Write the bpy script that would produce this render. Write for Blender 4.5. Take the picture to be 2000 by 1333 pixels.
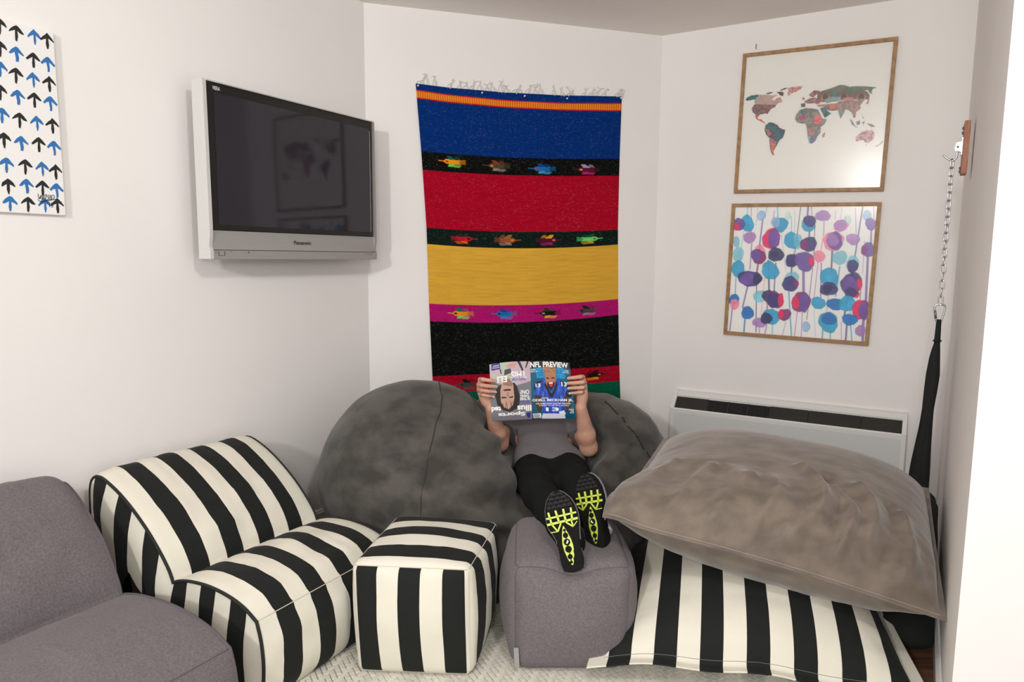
import bpy, math, random
import numpy as np
from mathutils import Vector, Matrix
from mathutils.bvhtree import BVHTree

random.seed(7)
rng = np.random.default_rng(7)
SC = bpy.context.scene
COL = SC.collection
for o in list(bpy.data.objects):
    bpy.data.objects.remove(o)

# ------------------------------------------------------------------ camera, world, lights, exposure
cam_d = bpy.data.cameras.new('camera')
cam = bpy.data.objects.new('camera', cam_d)
COL.objects.link(cam)
PITCH, ROLL, FPX = 0.1214, 0.0085, 1356.0
cam_d.sensor_width = 36.0
cam_d.lens = FPX / 2000.0 * 36.0
cam_d.clip_start = 0.05
F = Vector((0, math.cos(PITCH), -math.sin(PITCH)))
U0 = Vector((0, math.sin(PITCH), math.cos(PITCH)))
R0 = Vector((1, 0, 0))
Rv = math.cos(ROLL) * R0 + math.sin(ROLL) * U0
Uv = -math.sin(ROLL) * R0 + math.cos(ROLL) * U0
cam.matrix_world = Matrix(((Rv.x, Uv.x, -F.x, 0), (Rv.y, Uv.y, -F.y, 0), (Rv.z, Uv.z, -F.z, 1.5), (0, 0, 0, 1)))
SC.camera = cam

world = bpy.data.worlds.new('world')
SC.world = world
world.use_nodes = True
bg = world.node_tree.nodes['Background']
bg.inputs[0].default_value = (0.99, 0.995, 1.0, 1)
bg.inputs[1].default_value = 1.12


def area_light(name, loc, target, size, power, color=(1, 0.985, 0.965)):
    d = bpy.data.lights.new(name, 'AREA')
    d.shape = 'DISK'
    d.size = size
    d.energy = power
    d.color = color
    o = bpy.data.objects.new(name, d)
    o.location = loc
    o.rotation_euler = (Vector(target) - Vector(loc)).to_track_quat('-Z', 'Y').to_euler()
    COL.objects.link(o)
    return o


area_light('key_lamp', (-1.75, -1.95, 2.62), (0.3, 3.6, 1.2), 0.30, 82)
area_light('ceiling_lamp', (0.45, 0.55, 2.80), (-0.5, 3.4, 0.9), 0.26, 21)
area_light('added_ceiling_fill', (-0.2, -0.7, 1.9), (0.1, 2.6, 2.9), 0.5, 20)  # unseen uplight added behind the camera to brighten the ceiling and upper walls

SC.view_settings.view_transform = 'Standard'
SC.view_settings.look = 'None'
SC.view_settings.gamma = 1.0
SC.view_settings.use_curve_mapping = False
SC.view_settings.exposure = -0.06


# ------------------------------------------------------------------ helpers
def lin(c):
    """sRGB 0-255 triple -> linear triple"""
    c = np.asarray(c, float) / 255.0
    return tuple(np.where(c <= 0.04045, c / 12.92, ((c + 0.055) / 1.055) ** 2.4))


def V(*a):
    return np.array(a, float)


def unit(a):
    a = np.asarray(a, float)
    return a / np.linalg.norm(a)


def nd(nt, t, **kw):
    n = nt.nodes.new(t)
    for k, v in kw.items():
        setattr(n, k, v)
    return n


def material(name, color, rough=0.6, metal=0.0, color2=None, nscale=20.0, ndetail=4.0, stretch=(1, 1, 1), mixlo=0.35, mixhi=0.65,
             bump=0.0, bscale=300.0, sheen=0.0, spec=0.5, coat=0.0, wave=None):
    m = bpy.data.materials.new(name)
    m.use_nodes = True
    nt = m.node_tree
    b = nt.nodes['Principled BSDF']
    b.inputs['Base Color'].default_value = (*color, 1)
    b.inputs['Roughness'].default_value = rough
    b.inputs['Metallic'].default_value = metal
    b.inputs['Specular IOR Level'].default_value = spec
    b.inputs['Sheen Weight'].default_value = sheen
    b.inputs['Coat Weight'].default_value = coat
    tc = nd(nt, 'ShaderNodeTexCoord')
    if color2 is not None:
        mp = nd(nt, 'ShaderNodeMapping')
        mp.inputs['Scale'].default_value = stretch
        nt.links.new(tc.outputs['Object'], mp.inputs['Vector'])
        nz = nd(nt, 'ShaderNodeTexNoise')
        nz.inputs['Scale'].default_value = nscale
        nz.inputs['Detail'].default_value = ndetail
        nt.links.new(mp.outputs[0], nz.inputs['Vector'])
        mr = nd(nt, 'ShaderNodeMapRange')
        mr.inputs['From Min'].default_value = mixlo
        mr.inputs['From Max'].default_value = mixhi
        nt.links.new(nz.outputs['Fac'], mr.inputs['Value'])
        mx = nd(nt, 'ShaderNodeMix', data_type='RGBA')
        mx.inputs['A'].default_value = (*color, 1)
        mx.inputs['B'].default_value = (*color2, 1)
        nt.links.new(mr.outputs[0], mx.inputs['Factor'])
        nt.links.new(mx.outputs['Result'], b.inputs['Base Color'])
    if bump > 0:
        nb = nd(nt, 'ShaderNodeTexNoise')
        nb.inputs['Scale'].default_value = bscale
        nb.inputs['Detail'].default_value = 3
        nt.links.new(tc.outputs['Object'], nb.inputs['Vector'])
        bp = nd(nt, 'ShaderNodeBump')
        bp.inputs['Strength'].default_value = bump
        bp.inputs['Distance'].default_value = 0.002
        nt.links.new(nb.outputs['Fac'], bp.inputs['Height'])
        nt.links.new(bp.outputs[0], b.inputs['Normal'])
    return m


def stripe_material(name, width, offset, c_even, c_odd, rough=0.8):
    """stripes read from the float attribute 's' (metres across the cloth)"""
    m = material(name, c_even, rough, bump=0.25, bscale=420, sheen=0.03, spec=0.2)
    nt = m.node_tree
    b = nt.nodes['Principled BSDF']
    at = nd(nt, 'ShaderNodeAttribute', attribute_name='s')
    ad = nd(nt, 'ShaderNodeMath', operation='ADD')
    ad.inputs[1].default_value = offset + 200 * width
    dv = nd(nt, 'ShaderNodeMath', operation='DIVIDE')
    dv.inputs[1].default_value = width
    fl = nd(nt, 'ShaderNodeMath', operation='FLOOR')
    md = nd(nt, 'ShaderNodeMath', operation='MODULO')
    md.inputs[1].default_value = 2
    nt.links.new(at.outputs['Fac'], ad.inputs[0])
    nt.links.new(ad.outputs[0], dv.inputs[0])
    nt.links.new(dv.outputs[0], fl.inputs[0])
    nt.links.new(fl.outputs[0], md.inputs[0])
    mx = nd(nt, 'ShaderNodeMix', data_type='RGBA')
    mx.inputs['A'].default_value = (*c_even, 1)
    mx.inputs['B'].default_value = (*c_odd, 1)
    nt.links.new(md.outputs[0], mx.inputs['Factor'])
    nt.links.new(mx.outputs['Result'], b.inputs['Base Color'])
    return m


def col_material(name, rough=0.6, spec=0.5, coat=0.0, bump=0.0, bscale=600):
    m = material(name, (0.8, 0.8, 0.8), rough, spec=spec, coat=coat, bump=bump, bscale=bscale)
    nt = m.node_tree
    at = nd(nt, 'ShaderNodeAttribute', attribute_name='Col')
    nt.links.new(at.outputs['Color'], nt.nodes['Principled BSDF'].inputs['Base Color'])
    return m


def tag(o, label=None, cat=None, group=None, kind=None):
    if label: o['label'] = label
    if cat: o['category'] = cat
    if group: o['group'] = group
    if kind: o['kind'] = kind
    return o


def thing(name, label, cat, loc=(0, 0, 0), group=None):
    o = bpy.data.objects.new(name, None)
    o.empty_display_size = 0.05
    COL.objects.link(o)
    o.location = loc
    return tag(o, label, cat, group)


def attach(o, parent):
    """parent o (whose mesh is in world coordinates) keeping it in place"""
    if parent is not None:
        loc = Vector((0, 0, 0))
        q = parent
        while q is not None:
            loc += q.location
            q = q.parent
        o.parent = parent
        o.location = -loc
    return o


def mesh(verts, faces, smooth=True, attrs=None, cols=None):
    me = bpy.data.meshes.new('mesh')
    verts = np.asarray(verts, np.float32)
    if isinstance(faces, np.ndarray):
        n, k = faces.shape
        me.vertices.add(len(verts))
        me.vertices.foreach_set('co', verts.ravel())
        me.loops.add(n * k)
        me.loops.foreach_set('vertex_index', faces.astype(np.int32).ravel())
        me.polygons.add(n)
        me.polygons.foreach_set('loop_start', np.arange(0, n * k, k, dtype=np.int32))
        me.update(calc_edges=True)
    else:
        me.from_pydata([tuple(map(float, v)) for v in verts], [], [tuple(int(i) for i in f) for f in faces])
    if smooth:
        me.polygons.foreach_set('use_smooth', np.ones(len(me.polygons), bool))
    for k, v in (attrs or {}).items():
        a = me.attributes.new(k, 'FLOAT', 'POINT')
        a.data.foreach_set('value', np.asarray(v, np.float32))
    if cols is not None:
        a = me.color_attributes.new('Col', 'FLOAT_COLOR', 'POINT')
        c = np.ones((len(verts), 4), np.float32)
        c[:, :3] = cols
        a.data.foreach_set('color', c.ravel())
    me.update()
    return me


def obj(name, me, mat, parent=None, label=None):
    o = bpy.data.objects.new(name, me)
    if mat is not None:
        for m in (mat if isinstance(mat, (list, tuple)) else [mat]):
            me.materials.append(m)
    COL.objects.link(o)
    attach(o, parent)
    if label: o['label'] = label
    return o


def merge(parts):
    vs, fs, n = [], [], 0
    for v, f in parts:
        v = np.asarray(v, float).reshape(-1, 3)
        vs.append(v)
        fs += [tuple(int(i) + n for i in q) for q in f]
        n += len(v)
    return np.concatenate(vs), fs


def grid_faces(nu, nv, wrap_u=False, flip=False):
    i = np.arange(nu if wrap_u else nu - 1)
    j = np.arange(nv - 1)
    I, J = np.meshgrid(i, j, indexing='ij')
    I2 = (I + 1) % nu
    f = np.stack([I * nv + J, I2 * nv + J, I2 * nv + J + 1, I * nv + J + 1], -1).reshape(-1, 4)
    return f[:, ::-1].copy() if flip else f


def tube(pts, r, seg=8, closed=False, caps=True):
    pts = np.asarray(pts, float)
    n = len(pts)
    rad = np.full(n, r) if np.isscalar(r) else np.asarray(r, float)
    if closed:
        tan = np.roll(pts, -1, 0) - np.roll(pts, 1, 0)
    else:
        tan = np.gradient(pts, axis=0)
    tan /= np.linalg.norm(tan, axis=1)[:, None] + 1e-12
    up = V(0, 0, 1) if abs(tan[0][2]) < 0.9 else V(1, 0, 0)
    nrm = unit(np.cross(tan[0], up))
    vs = []
    a = np.linspace(0, 2 * np.pi, seg, endpoint=False)
    for k in range(n):
        nrm = nrm - tan[k] * (nrm @ tan[k])
        nrm /= np.linalg.norm(nrm) + 1e-12
        bn = np.cross(tan[k], nrm)
        vs.append(pts[k] + rad[k] * (np.cos(a)[:, None] * nrm + np.sin(a)[:, None] * bn))
    vs = np.concatenate(vs)
    fs = []
    for k in range(n if closed else n - 1):
        k2 = (k + 1) % n
        for s in range(seg):
            s2 = (s + 1) % seg
            fs.append((k * seg + s, k * seg + s2, k2 * seg + s2, k2 * seg + s))
    if caps and not closed:
        fs.append(tuple(range(seg - 1, -1, -1)))
        fs.append(tuple((n - 1) * seg + s for s in range(seg)))
    return vs, fs


def spline(pts, n=8):
    """Catmull-Rom through the points"""
    P = [np.asarray(p, float) for p in pts]
    P = [2 * P[0] - P[1]] + P + [2 * P[-1] - P[-2]]
    out = []
    for i in range(1, len(P) - 2):
        for t in np.linspace(0, 1, n, endpoint=False):
            p0, p1, p2, p3 = P[i - 1:i + 3]
            out.append(0.5 * ((2 * p1) + (-p0 + p2) * t + (2 * p0 - 5 * p1 + 4 * p2 - p3) * t * t + (-p0 + 3 * p1 - 3 * p2 + p3) * t ** 3))
    out.append(P[-2])
    return np.array(out)


def frame_box(o, ax, ay, az, x0, x1, y0, y1, z0, z1, bevel=0.0):
    """box in a local frame with chamfered edges when bevel > 0"""
    import bmesh
    bm = bmesh.new()
    bmesh.ops.create_cube(bm, size=1.0)
    for v in bm.verts:
        v.co = Vector((x0 + (v.co.x + .5) * (x1 - x0), y0 + (v.co.y + .5) * (y1 - y0), z0 + (v.co.z + .5) * (z1 - z0)))
    if bevel > 0:
        bmesh.ops.bevel(bm, geom=bm.edges[:], offset=bevel, segments=2, affect='EDGES', profile=0.5)
    bmesh.ops.recalc_face_normals(bm, faces=bm.faces[:])
    vs = np.array([v.co[:] for v in bm.verts])
    bm.verts.index_update()
    fs = [tuple(v.index for v in f.verts) for f in bm.faces]
    bm.free()
    M = np.stack([ax, ay, az])
    vs = np.asarray(o) + vs @ M
    if np.linalg.det(M) < 0:
        fs = [f[::-1] for f in fs]
    return vs, fs


def extrude_poly(o, ax, ay, az, poly, z0, z1):
    n = len(poly)
    poly = np.asarray(poly, float)
    ar = 0.5 * np.sum(poly[:, 0] * np.roll(poly[:, 1], -1) - np.roll(poly[:, 0], -1) * poly[:, 1])
    if ar < 0: poly = poly[::-1]
    v = [np.asarray(o) + p[0] * ax + p[1] * ay + z0 * az for p in poly] + [np.asarray(o) + p[0] * ax + p[1] * ay + z1 * az for p in poly]
    f = [tuple(range(n - 1, -1, -1)), tuple(range(n, 2 * n))] + [(i, (i + 1) % n, n + (i + 1) % n, n + i) for i in range(n)]
    if np.linalg.det(np.stack([ax, ay, az])) < 0:
        f = [q[::-1] for q in f]
    return np.array(v), f


# value noise for shapes and colours
_NZ = rng.random((32, 32, 32)).astype(np.float32)


def vnoise(x, y, z=0.0):
    x, y, z = np.broadcast_arrays(np.asarray(x, np.float32), np.asarray(y, np.float32), np.asarray(z, np.float32))
    xi, yi, zi = np.floor(x).astype(int), np.floor(y).astype(int), np.floor(z).astype(int)
    fx, fy, fz = x - xi, y - yi, z - zi
    fx, fy, fz = fx * fx * (3 - 2 * fx), fy * fy * (3 - 2 * fy), fz * fz * (3 - 2 * fz)
    out = 0
    for dx in (0, 1):
        for dy in (0, 1):
            for dz in (0, 1):
                w = (fx if dx else 1 - fx) * (fy if dy else 1 - fy) * (fz if dz else 1 - fz)
                out = out + w * _NZ[(xi + dx) % 32, (yi + dy) % 32, (zi + dz) % 32]
    return out


def fbm(x, y, z=0.0, o=3):
    s, a, t = 0, 0.5, 0
    for k in range(o):
        s = s + a * vnoise(np.asarray(x) * 2 ** k + 17 * k, np.asarray(y) * 2 ** k + 5 * k, np.asarray(z) * 2 ** k)
        t += a
        a *= 0.5
    return s / t


# signed distance modelling: smooth unions polygonised by surface nets
class Field:
    def __init__(s, lo, hi, h):
        s.lo = np.asarray(lo, float)
        s.h = h
        s.n = np.ceil((np.asarray(hi) - s.lo) / h).astype(int) + 1
        s.a = np.full(s.n, 0.3, np.float32)

    def block(s, lo, hi):
        i0 = np.clip(((np.asarray(lo) - s.lo) / s.h).astype(int), 0, s.n - 1)
        i1 = np.clip(((np.asarray(hi) - s.lo) / s.h).astype(int) + 2, 1, s.n)
        sl = tuple(slice(a, b) for a, b in zip(i0, i1))
        g = np.meshgrid(*[(s.lo[k] + s.h * np.arange(i0[k], i1[k])).astype(np.float32) for k in range(3)], indexing='ij')
        return sl, g

    def all(s):
        return s.block(s.lo, s.lo + s.h * s.n)

    def join(s, sl, d, k):
        a = s.a[sl]
        if k > 0:
            hh = np.maximum(k - np.abs(a - d), 0) / k
            s.a[sl] = np.minimum(a, d) - hh * hh * k * 0.25
        else:
            s.a[sl] = np.minimum(a, d)

    def cone(s, a, b, r1, r2, k=0.0, sub=False):
        a, b = np.asarray(a, float), np.asarray(b, float)
        m = max(r1, r2) + 0.06 + k
        sl, g = s.block(np.minimum(a, b) - m, np.maximum(a, b) + m)
        d = cone_d(g, a, b, r1, r2)
        if sub:
            A, D = s.a[sl], -d
            hh = np.maximum(k - np.abs(A - D), 0) / max(k, 1e-6)
            s.a[sl] = np.maximum(A, D) + hh * hh * k * 0.25
        else:
            s.join(sl, d, k)

    def ell(s, c, r, M=None, k=0.0):
        c, r = np.asarray(c, float), np.asarray(r, float)
        m = max(r) + 0.06 + k
        sl, g = s.block(c - m, c + m)
        s.join(sl, ell_d(g, c, r, M), k)

    def mesh(s):
        A = s.a
        ins = A < 0
        n = s.n - 1
        cnt = np.zeros(n, np.int8)
        for dx in (0, 1):
            for dy in (0, 1):
                for dz in (0, 1):
                    cnt += ins[dx:n[0] + dx, dy:n[1] + dy, dz:n[2] + dz]
        act = (cnt > 0) & (cnt < 8)
        idx = np.argwhere(act)
        ids = -np.ones(n, np.int64)
        ids[act] = np.arange(len(idx))
        cor = np.array([(i, j, k) for i in (0, 1) for j in (0, 1) for k in (0, 1)])
        val = np.stack([A[tuple((idx + c).T)] for c in cor], 1)
        sm = np.zeros((len(idx), 3))
        ct = np.zeros(len(idx))
        for p in range(8):
            for q in range(p + 1, 8):
                if np.abs(cor[p] - cor[q]).sum() != 1: continue
                va, vb = val[:, p], val[:, q]
                cr = (va < 0) != (vb < 0)
                t = np.where(cr, va / np.where(cr, va - vb, 1), 0)
                sm += np.where(cr[:, None], cor[p] + t[:, None] * (cor[q] - cor[p]), 0)
                ct += cr
        vs = s.lo + s.h * (idx + sm / ct[:, None])
        fs = []
        for ax in range(3):
            b, c = (ax + 1) % 3, (ax + 2) % 3
            lo = [slice(None)] * 3
            hi = [slice(None)] * 3
            lo[ax] = slice(0, -1)
            hi[ax] = slice(1, None)
            e = ins[tuple(lo)] != ins[tuple(hi)]
            E = np.argwhere(e)
            ok = (E[:, b] > 0) & (E[:, c] > 0) & (E[:, b] < n[b]) & (E[:, c] < n[c])
            E = E[ok]
            ib, ic = np.zeros(3, int), np.zeros(3, int)
            ib[b] = 1
            ic[c] = 1
            q = np.stack([ids[tuple((E - ib - ic).T)], ids[tuple((E - ic).T)], ids[tuple(E.T)], ids[tuple((E - ib).T)]], 1)
            inside = ins[tuple(E.T)]
            q = np.where(inside[:, None], q, q[:, ::-1])
            fs.append(q)
        return vs, np.concatenate(fs)


def cone_d(g, a, b, r1, r2):
    ba = b - a
    L = ba @ ba
    px, py, pz = g[0] - a[0], g[1] - a[1], g[2] - a[2]
    t = np.clip((px * ba[0] + py * ba[1] + pz * ba[2]) / max(L, 1e-9), 0, 1)
    return np.sqrt((px - t * ba[0]) ** 2 + (py - t * ba[1]) ** 2 + (pz - t * ba[2]) ** 2) - (r1 + (r2 - r1) * t)


def ell_d(g, c, r, M=None):
    p = [g[0] - c[0], g[1] - c[1], g[2] - c[2]]
    if M is not None:
        p = [M[i][0] * p[0] + M[i][1] * p[1] + M[i][2] * p[2] for i in range(3)]
    k0 = np.sqrt(sum((p[i] / r[i]) ** 2 for i in range(3))) + 1e-9
    k1 = np.sqrt(sum((p[i] / r[i] ** 2) ** 2 for i in range(3))) + 1e-9
    return k0 * (k0 - 1) / k1


def text_shape(s, bold=0.0):
    cu = bpy.data.curves.new('txt', 'FONT')
    cu.body = s
    cu.size = 1.0
    cu.offset = bold
    cu.resolution_u = 3
    o = bpy.data.objects.new('txt', cu)
    COL.objects.link(o)
    bpy.context.view_layer.update()
    dg = bpy.context.evaluated_depsgraph_get()
    me = bpy.data.meshes.new_from_object(o.evaluated_get(dg))
    v = np.array([x.co[:] for x in me.vertices])
    f = [tuple(p.vertices) for p in me.polygons]
    bpy.data.objects.remove(o)
    bpy.data.curves.remove(cu)
    bpy.data.meshes.remove(me)
    v[:, :2] -= v[:, :2].min(0)
    v[:, :2] /= v[:, :2].max(0)
    return v[:, :2], f


class Pic:
    """a small colour buffer (linear RGB) painted with shapes; coordinates in pixels, y down"""

    def __init__(s, w, h, c):
        s.w, s.h = w, h
        s.c = np.ones((h, w, 3)) * np.asarray(c)
        s.Y, s.X = np.mgrid[0:h, 0:w].astype(float)

    def put(s, m, c, a=1.0):
        m = (m * a)[..., None]
        s.c = s.c * (1 - m) + np.asarray(c) * m

    def poly(s, pts, c, a=1.0):
        s.put(s.inside(pts), c, a)

    def inside(s, pts):
        P = np.asarray(pts, float)
        m = np.zeros((s.h, s.w), bool)
        for i in range(len(P)):
            x1, y1 = P[i - 1]
            x2, y2 = P[i]
            if y1 == y2: continue
            cr = ((y1 > s.Y) != (y2 > s.Y)) & (s.X < (x2 - x1) * (s.Y - y1) / (y2 - y1) + x1)
            m ^= cr
        return m.astype(float)

    def ell(s, cx, cy, rx, ry, c, a=1.0, rot=0.0, soft=0.05):
        x, y = s.X - cx, s.Y - cy
        ca, sa = math.cos(rot), math.sin(rot)
        d = np.sqrt(((x * ca + y * sa) / rx) ** 2 + ((-x * sa + y * ca) / ry) ** 2)
        s.put(np.clip((1 - d) / soft + 0.5, 0, 1), c, a)

    def line(s, x1, y1, x2, y2, w, c, a=1.0):
        dx, dy = x2 - x1, y2 - y1
        t = np.clip(((s.X - x1) * dx + (s.Y - y1) * dy) / (dx * dx + dy * dy + 1e-9), 0, 1)
        d = np.hypot(s.X - x1 - t * dx, s.Y - y1 - t * dy)
        s.put(np.clip(w / 2 - d + 0.5, 0, 1), c, a)

    def rect(s, x0, y0, x1, y1, c, a=1.0):
        s.put(((s.X >= x0) & (s.X <= x1) & (s.Y >= y0) & (s.Y <= y1)).astype(float), c, a)


def picture_mesh(pic, fn):
    """every pixel of the buffer becomes a vertex; fn(u, v) with v down gives positions"""
    u = (pic.X / (pic.w - 1)).ravel()
    v = (pic.Y / (pic.h - 1)).ravel()
    return mesh(fn(u, v), grid_faces(pic.h, pic.w), cols=pic.c.reshape(-1, 3))


def homography(src, dst):
    A, b = [], []
    for (x, y), (X, Y) in zip(src, dst):
        A += [[x, y, 1, 0, 0, 0, -X * x, -X * y], [0, 0, 0, x, y, 1, -Y * x, -Y * y]]
        b += [X, Y]
    hh = np.append(np.linalg.solve(np.array(A, float), np.array(b, float)), 1).reshape(3, 3)

    def f(p):
        p = np.atleast_2d(np.asarray(p, float))
        q = np.c_[p, np.ones(len(p))] @ hh.T
        return q[:, :2] / q[:, 2:]
    return f


# ------------------------------------------------------------------ room layout
A = V(-0.848, 4.091, 0)
B = V(0.944, 4.633, 0)
CC = V(2.407, 3.792, 0)
dL = V(0.49849, 0.86690, 0)
nL = V(0.86690, -0.49849, 0)
dR = V(-0.86690, 0.49849, 0)
nR = V(-0.49849, -0.86690, 0)
dM = unit(B - A)
nM = V(dM[1], -dM[0], 0)
ZUP = V(0, 0, 1)
HC = 2.906
PIL = V(1.23, 1.80, 0)

WALL = lin((242, 239, 236))
m_wall = material('painted_plaster', WALL, 0.75, color2=tuple(np.array(WALL) * 0.97), nscale=1.5, bump=0.06, bscale=90, spec=0.25)
m_ceil = material('ceiling_paint', lin((244, 239, 234)), 0.85, spec=0.2, bump=0.05, bscale=60)
m_trim = material('white_gloss_trim', lin((235, 232, 228)), 0.35)
m_floor = material('brown_wood_floor', lin((120, 84, 62)), 0.4, color2=lin((92, 62, 45)), nscale=6, stretch=(1, 12, 1))


def wall_slab(name, p, q, z0, z1, n, t=0.12, ext0=0.0, ext1=0.0):
    d = unit(q - p)
    L = np.linalg.norm(q - p)
    v, f = frame_box(p, d, n, ZUP, -ext0, L + ext1, -t, 0, z0, z1)
    return tag(obj(name, mesh(v, f, smooth=False), m_wall), kind='structure')


L0 = A - dL * 5.6
wall_slab('wall_left', L0, A, 0, HC, nL)
wall_slab('wall_back', A, B, 0, HC, nM)
wall_slab('wall_right', B, CC, 0, HC, nR)
wall_slab('wall_side', CC, PIL, 0, HC, -nL, t=0.10, ext1=-0.12)
END = PIL - dR * 1.6
wall_slab('wall_front', PIL, END, 0, HC, nR, t=0.12)
fl = [L0, A, B, CC, PIL, END, END + V(0.2, -4.5, 0), L0 + V(0, -1.5, 0)]
v, f = extrude_poly(V(0, 0, 0), V(1, 0, 0), V(0, 1, 0), ZUP, [p[:2] for p in fl], -0.1, 0)
tag(obj('floor', mesh(v, f, False), m_floor), kind='structure')
v, f = extrude_poly(V(0, 0, 0), V(1, 0, 0), V(0, 1, 0), ZUP, [p[:2] for p in fl], HC, HC + 0.1)
tag(obj('ceiling', mesh(v, f, False), m_ceil), kind='structure')


def baseboard(name, p, q, n, e0=0.0, e1=0.0):
    d = unit(q - p)
    L = np.linalg.norm(q - p)
    prof = [(0, 0), (0.016, 0), (0.016, 0.078), (0.011, 0.083), (0.011, 0.089), (0.006, 0.094), (0, 0.094)]
    v, f = extrude_poly(p + d * e0, n, ZUP, d, prof, 0, L - e0 - e1)
    return tag(obj(name, mesh(v, f, False), m_trim), kind='structure')


baseboard('baseboard_left', L0, A, nL, 0, 0.008)
baseboard('baseboard_back', A, B, nM, 0.006, 0.003)
baseboard('baseboard_right', B, CC, nR, 0.006, 0.016)
baseboard('baseboard_side', CC, PIL, -nL)
baseboard('baseboard_front', PIL, END, nR, -0.016, 0)
#@@OBJECTS

# ------------------------------------------------------------------ television on the left wall
m_silver = material('silver_plastic', lin((168, 167, 164)), 0.35, metal=0.35, spec=0.5)
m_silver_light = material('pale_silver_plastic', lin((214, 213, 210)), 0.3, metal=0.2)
m_black_gloss = material('black_gloss_bezel', lin((20, 20, 18)), 0.25)
m_screen = material('dark_screen_glass', lin((40, 37, 46)), 0.05, spec=0.5)
m_dark_plastic = material('dark_plastic', lin((40, 40, 40)), 0.5)
m_logo = material('dark_print', lin((52, 48, 44)), 0.5)
m_white_print = material('white_print', lin((232, 232, 230)), 0.5)


def on_left(a, o, z):
    return A + dL * a + nL * o + ZUP * z


def lb(a0, a1, o0, o1, z0, z1, bev=0.0):
    return frame_box(A, dL, nL, ZUP, a0, a1, o0, o1, z0, z1, bev)


TX0, TX1, TO = -1.185, -0.125, 0.165
tv = thing('television', 'silver and black flat television mounted on the left wall', 'television', tuple(on_left(-0.66, 0, 1.48)))
# cabinet: extruded cross section (o, z) with the front face stepped around the screen
v, f = lb(TX0 + 0.012, TX1 - 0.012, 0.095, TO - 0.012, 1.50, 2.20, 0.012)
obj('cabinet', mesh(v, f, False), m_silver, tv)
v, f = lb(TX0 + 0.10, TX1 - 0.10, 0.045, 0.09, 1.58, 2.10, 0.01)
obj('rear_housing', mesh(v, f, False), m_dark_plastic, tv)
v, f = merge([lb(-0.85, -0.47, 0.0, 0.012, 1.72, 2.0, 0.003), lb(-0.80, -0.76, 0.01, 0.06, 1.70, 2.02, 0.003), lb(-0.56, -0.52, 0.01, 0.06, 1.70, 2.02, 0.003)])
obj('wall_mount', mesh(v, f, False), m_dark_plastic, tv)


def side_trim(x0, x1, flip):
    prof = [(0.100, 1.478), (TO + 0.012, 1.478), (TO + 0.012, 1.515), (TO + 0.004, 1.53), (TO + 0.012, 1.575), (TO + 0.013, 1.62), (TO + 0.008, 2.215), (TO + 0.002, 2.224), (0.100, 2.224)]
    return extrude_poly(A + dL * x0, nL, ZUP, dL, prof, 0, x1 - x0)


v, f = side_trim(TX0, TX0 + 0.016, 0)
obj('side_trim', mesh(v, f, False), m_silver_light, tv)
v, f = side_trim(TX1 - 0.012, TX1, 0)
obj('side_trim', mesh(v, f, False), m_silver, tv)
# lower panel sweeps out towards the bottom
prof = [(0.09, 1.518), (TO + 0.012, 1.518), (TO + 0.004, 1.55), (TO + 0.0, 1.585), (TO + 0.0, 1.60), (0.09, 1.60)]
v, f = extrude_poly(A + dL * (TX0 + 0.014), nL, ZUP, dL, prof, 0, TX1 - TX0 - 0.026)
obj('lower_panel', mesh(v, f, False), m_silver, tv)
v, f = lb(TX0 + 0.014, TX1 - 0.012, 0.08, TO + 0.011, 1.476, 1.5155, 0.002)
sp = obj('speaker_strip', mesh(v, f, False), m_silver, tv)
for x0, x1, z0, z1 in [(-1.145, -1.142, 1.493, 1.512), (-1.115, -1.112, 1.493, 1.512), (-1.145, -1.112, 1.492, 1.4935), (-1.162, -1.150, 1.505, 1.507), (-0.99, -0.984, 1.505, 1.511), (-1.085, -1.081, 1.509, 1.512), (-0.215, -0.205, 1.503, 1.506), (-0.19, -0.178, 1.503, 1.506), (-0.170, -0.16, 1.503, 1.506)]:
    v, f = lb(x0, x1, TO + 0.0108, TO + 0.0114, z0, z1)
    obj('panel_mark', mesh(v, f, False), m_logo, sp)
v, f = lb(TX0 + 0.02, TX1 - 0.014, 0.10, TO + 0.002, 1.60, 2.216, 0.003)
bz = obj('bezel', mesh(v, f, False), m_black_gloss, tv)
v, f = lb(TX0 + 0.055, TX1 - 0.042, TO, TO + 0.0035, 1.625, 2.176)
obj('screen', mesh(v, f, False), m_screen, tv)
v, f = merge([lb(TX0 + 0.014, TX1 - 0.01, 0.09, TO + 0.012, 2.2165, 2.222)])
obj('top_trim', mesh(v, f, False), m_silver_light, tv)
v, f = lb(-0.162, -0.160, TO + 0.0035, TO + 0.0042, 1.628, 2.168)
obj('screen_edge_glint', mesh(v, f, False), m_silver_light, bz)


def text_on(fn, s, u0, v0, u1, v1, mat, parent, name='printed_text', bold=0.0, flip=False):
    """flat printed lettering laid on a surface fn(u, v) -> points (v down)"""
    q, f = text_shape(s, bold)
    x, y = q[:, 0], 1 - q[:, 1]
    if flip:
        x, y = 1 - x, 1 - y
    p = fn(u0 + x * (u1 - u0), v0 + y * (v1 - v0))
    return obj(name, mesh(p, f, False), mat, parent)


def left_plane(a0, a1, z0, z1, o):
    return lambda u, v: A + np.outer(a0 + (a1 - a0) * np.asarray(u), dL) + nL * o + np.outer(z1 + (z0 - z1) * np.asarray(v), ZUP)


text_on(left_plane(-0.715, -0.605, 1.548, 1.566, TO + 0.0065), 'Panasonic', 0, 0, 1, 1, m_logo, tv, 'brand_lettering', 0.02)
text_on(left_plane(-1.135, -1.098, 2.187, 2.203, TO + 0.0028), 'VIERA', 0, 0, 1, 1, m_white_print, tv, 'model_lettering', 0.01)

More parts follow.
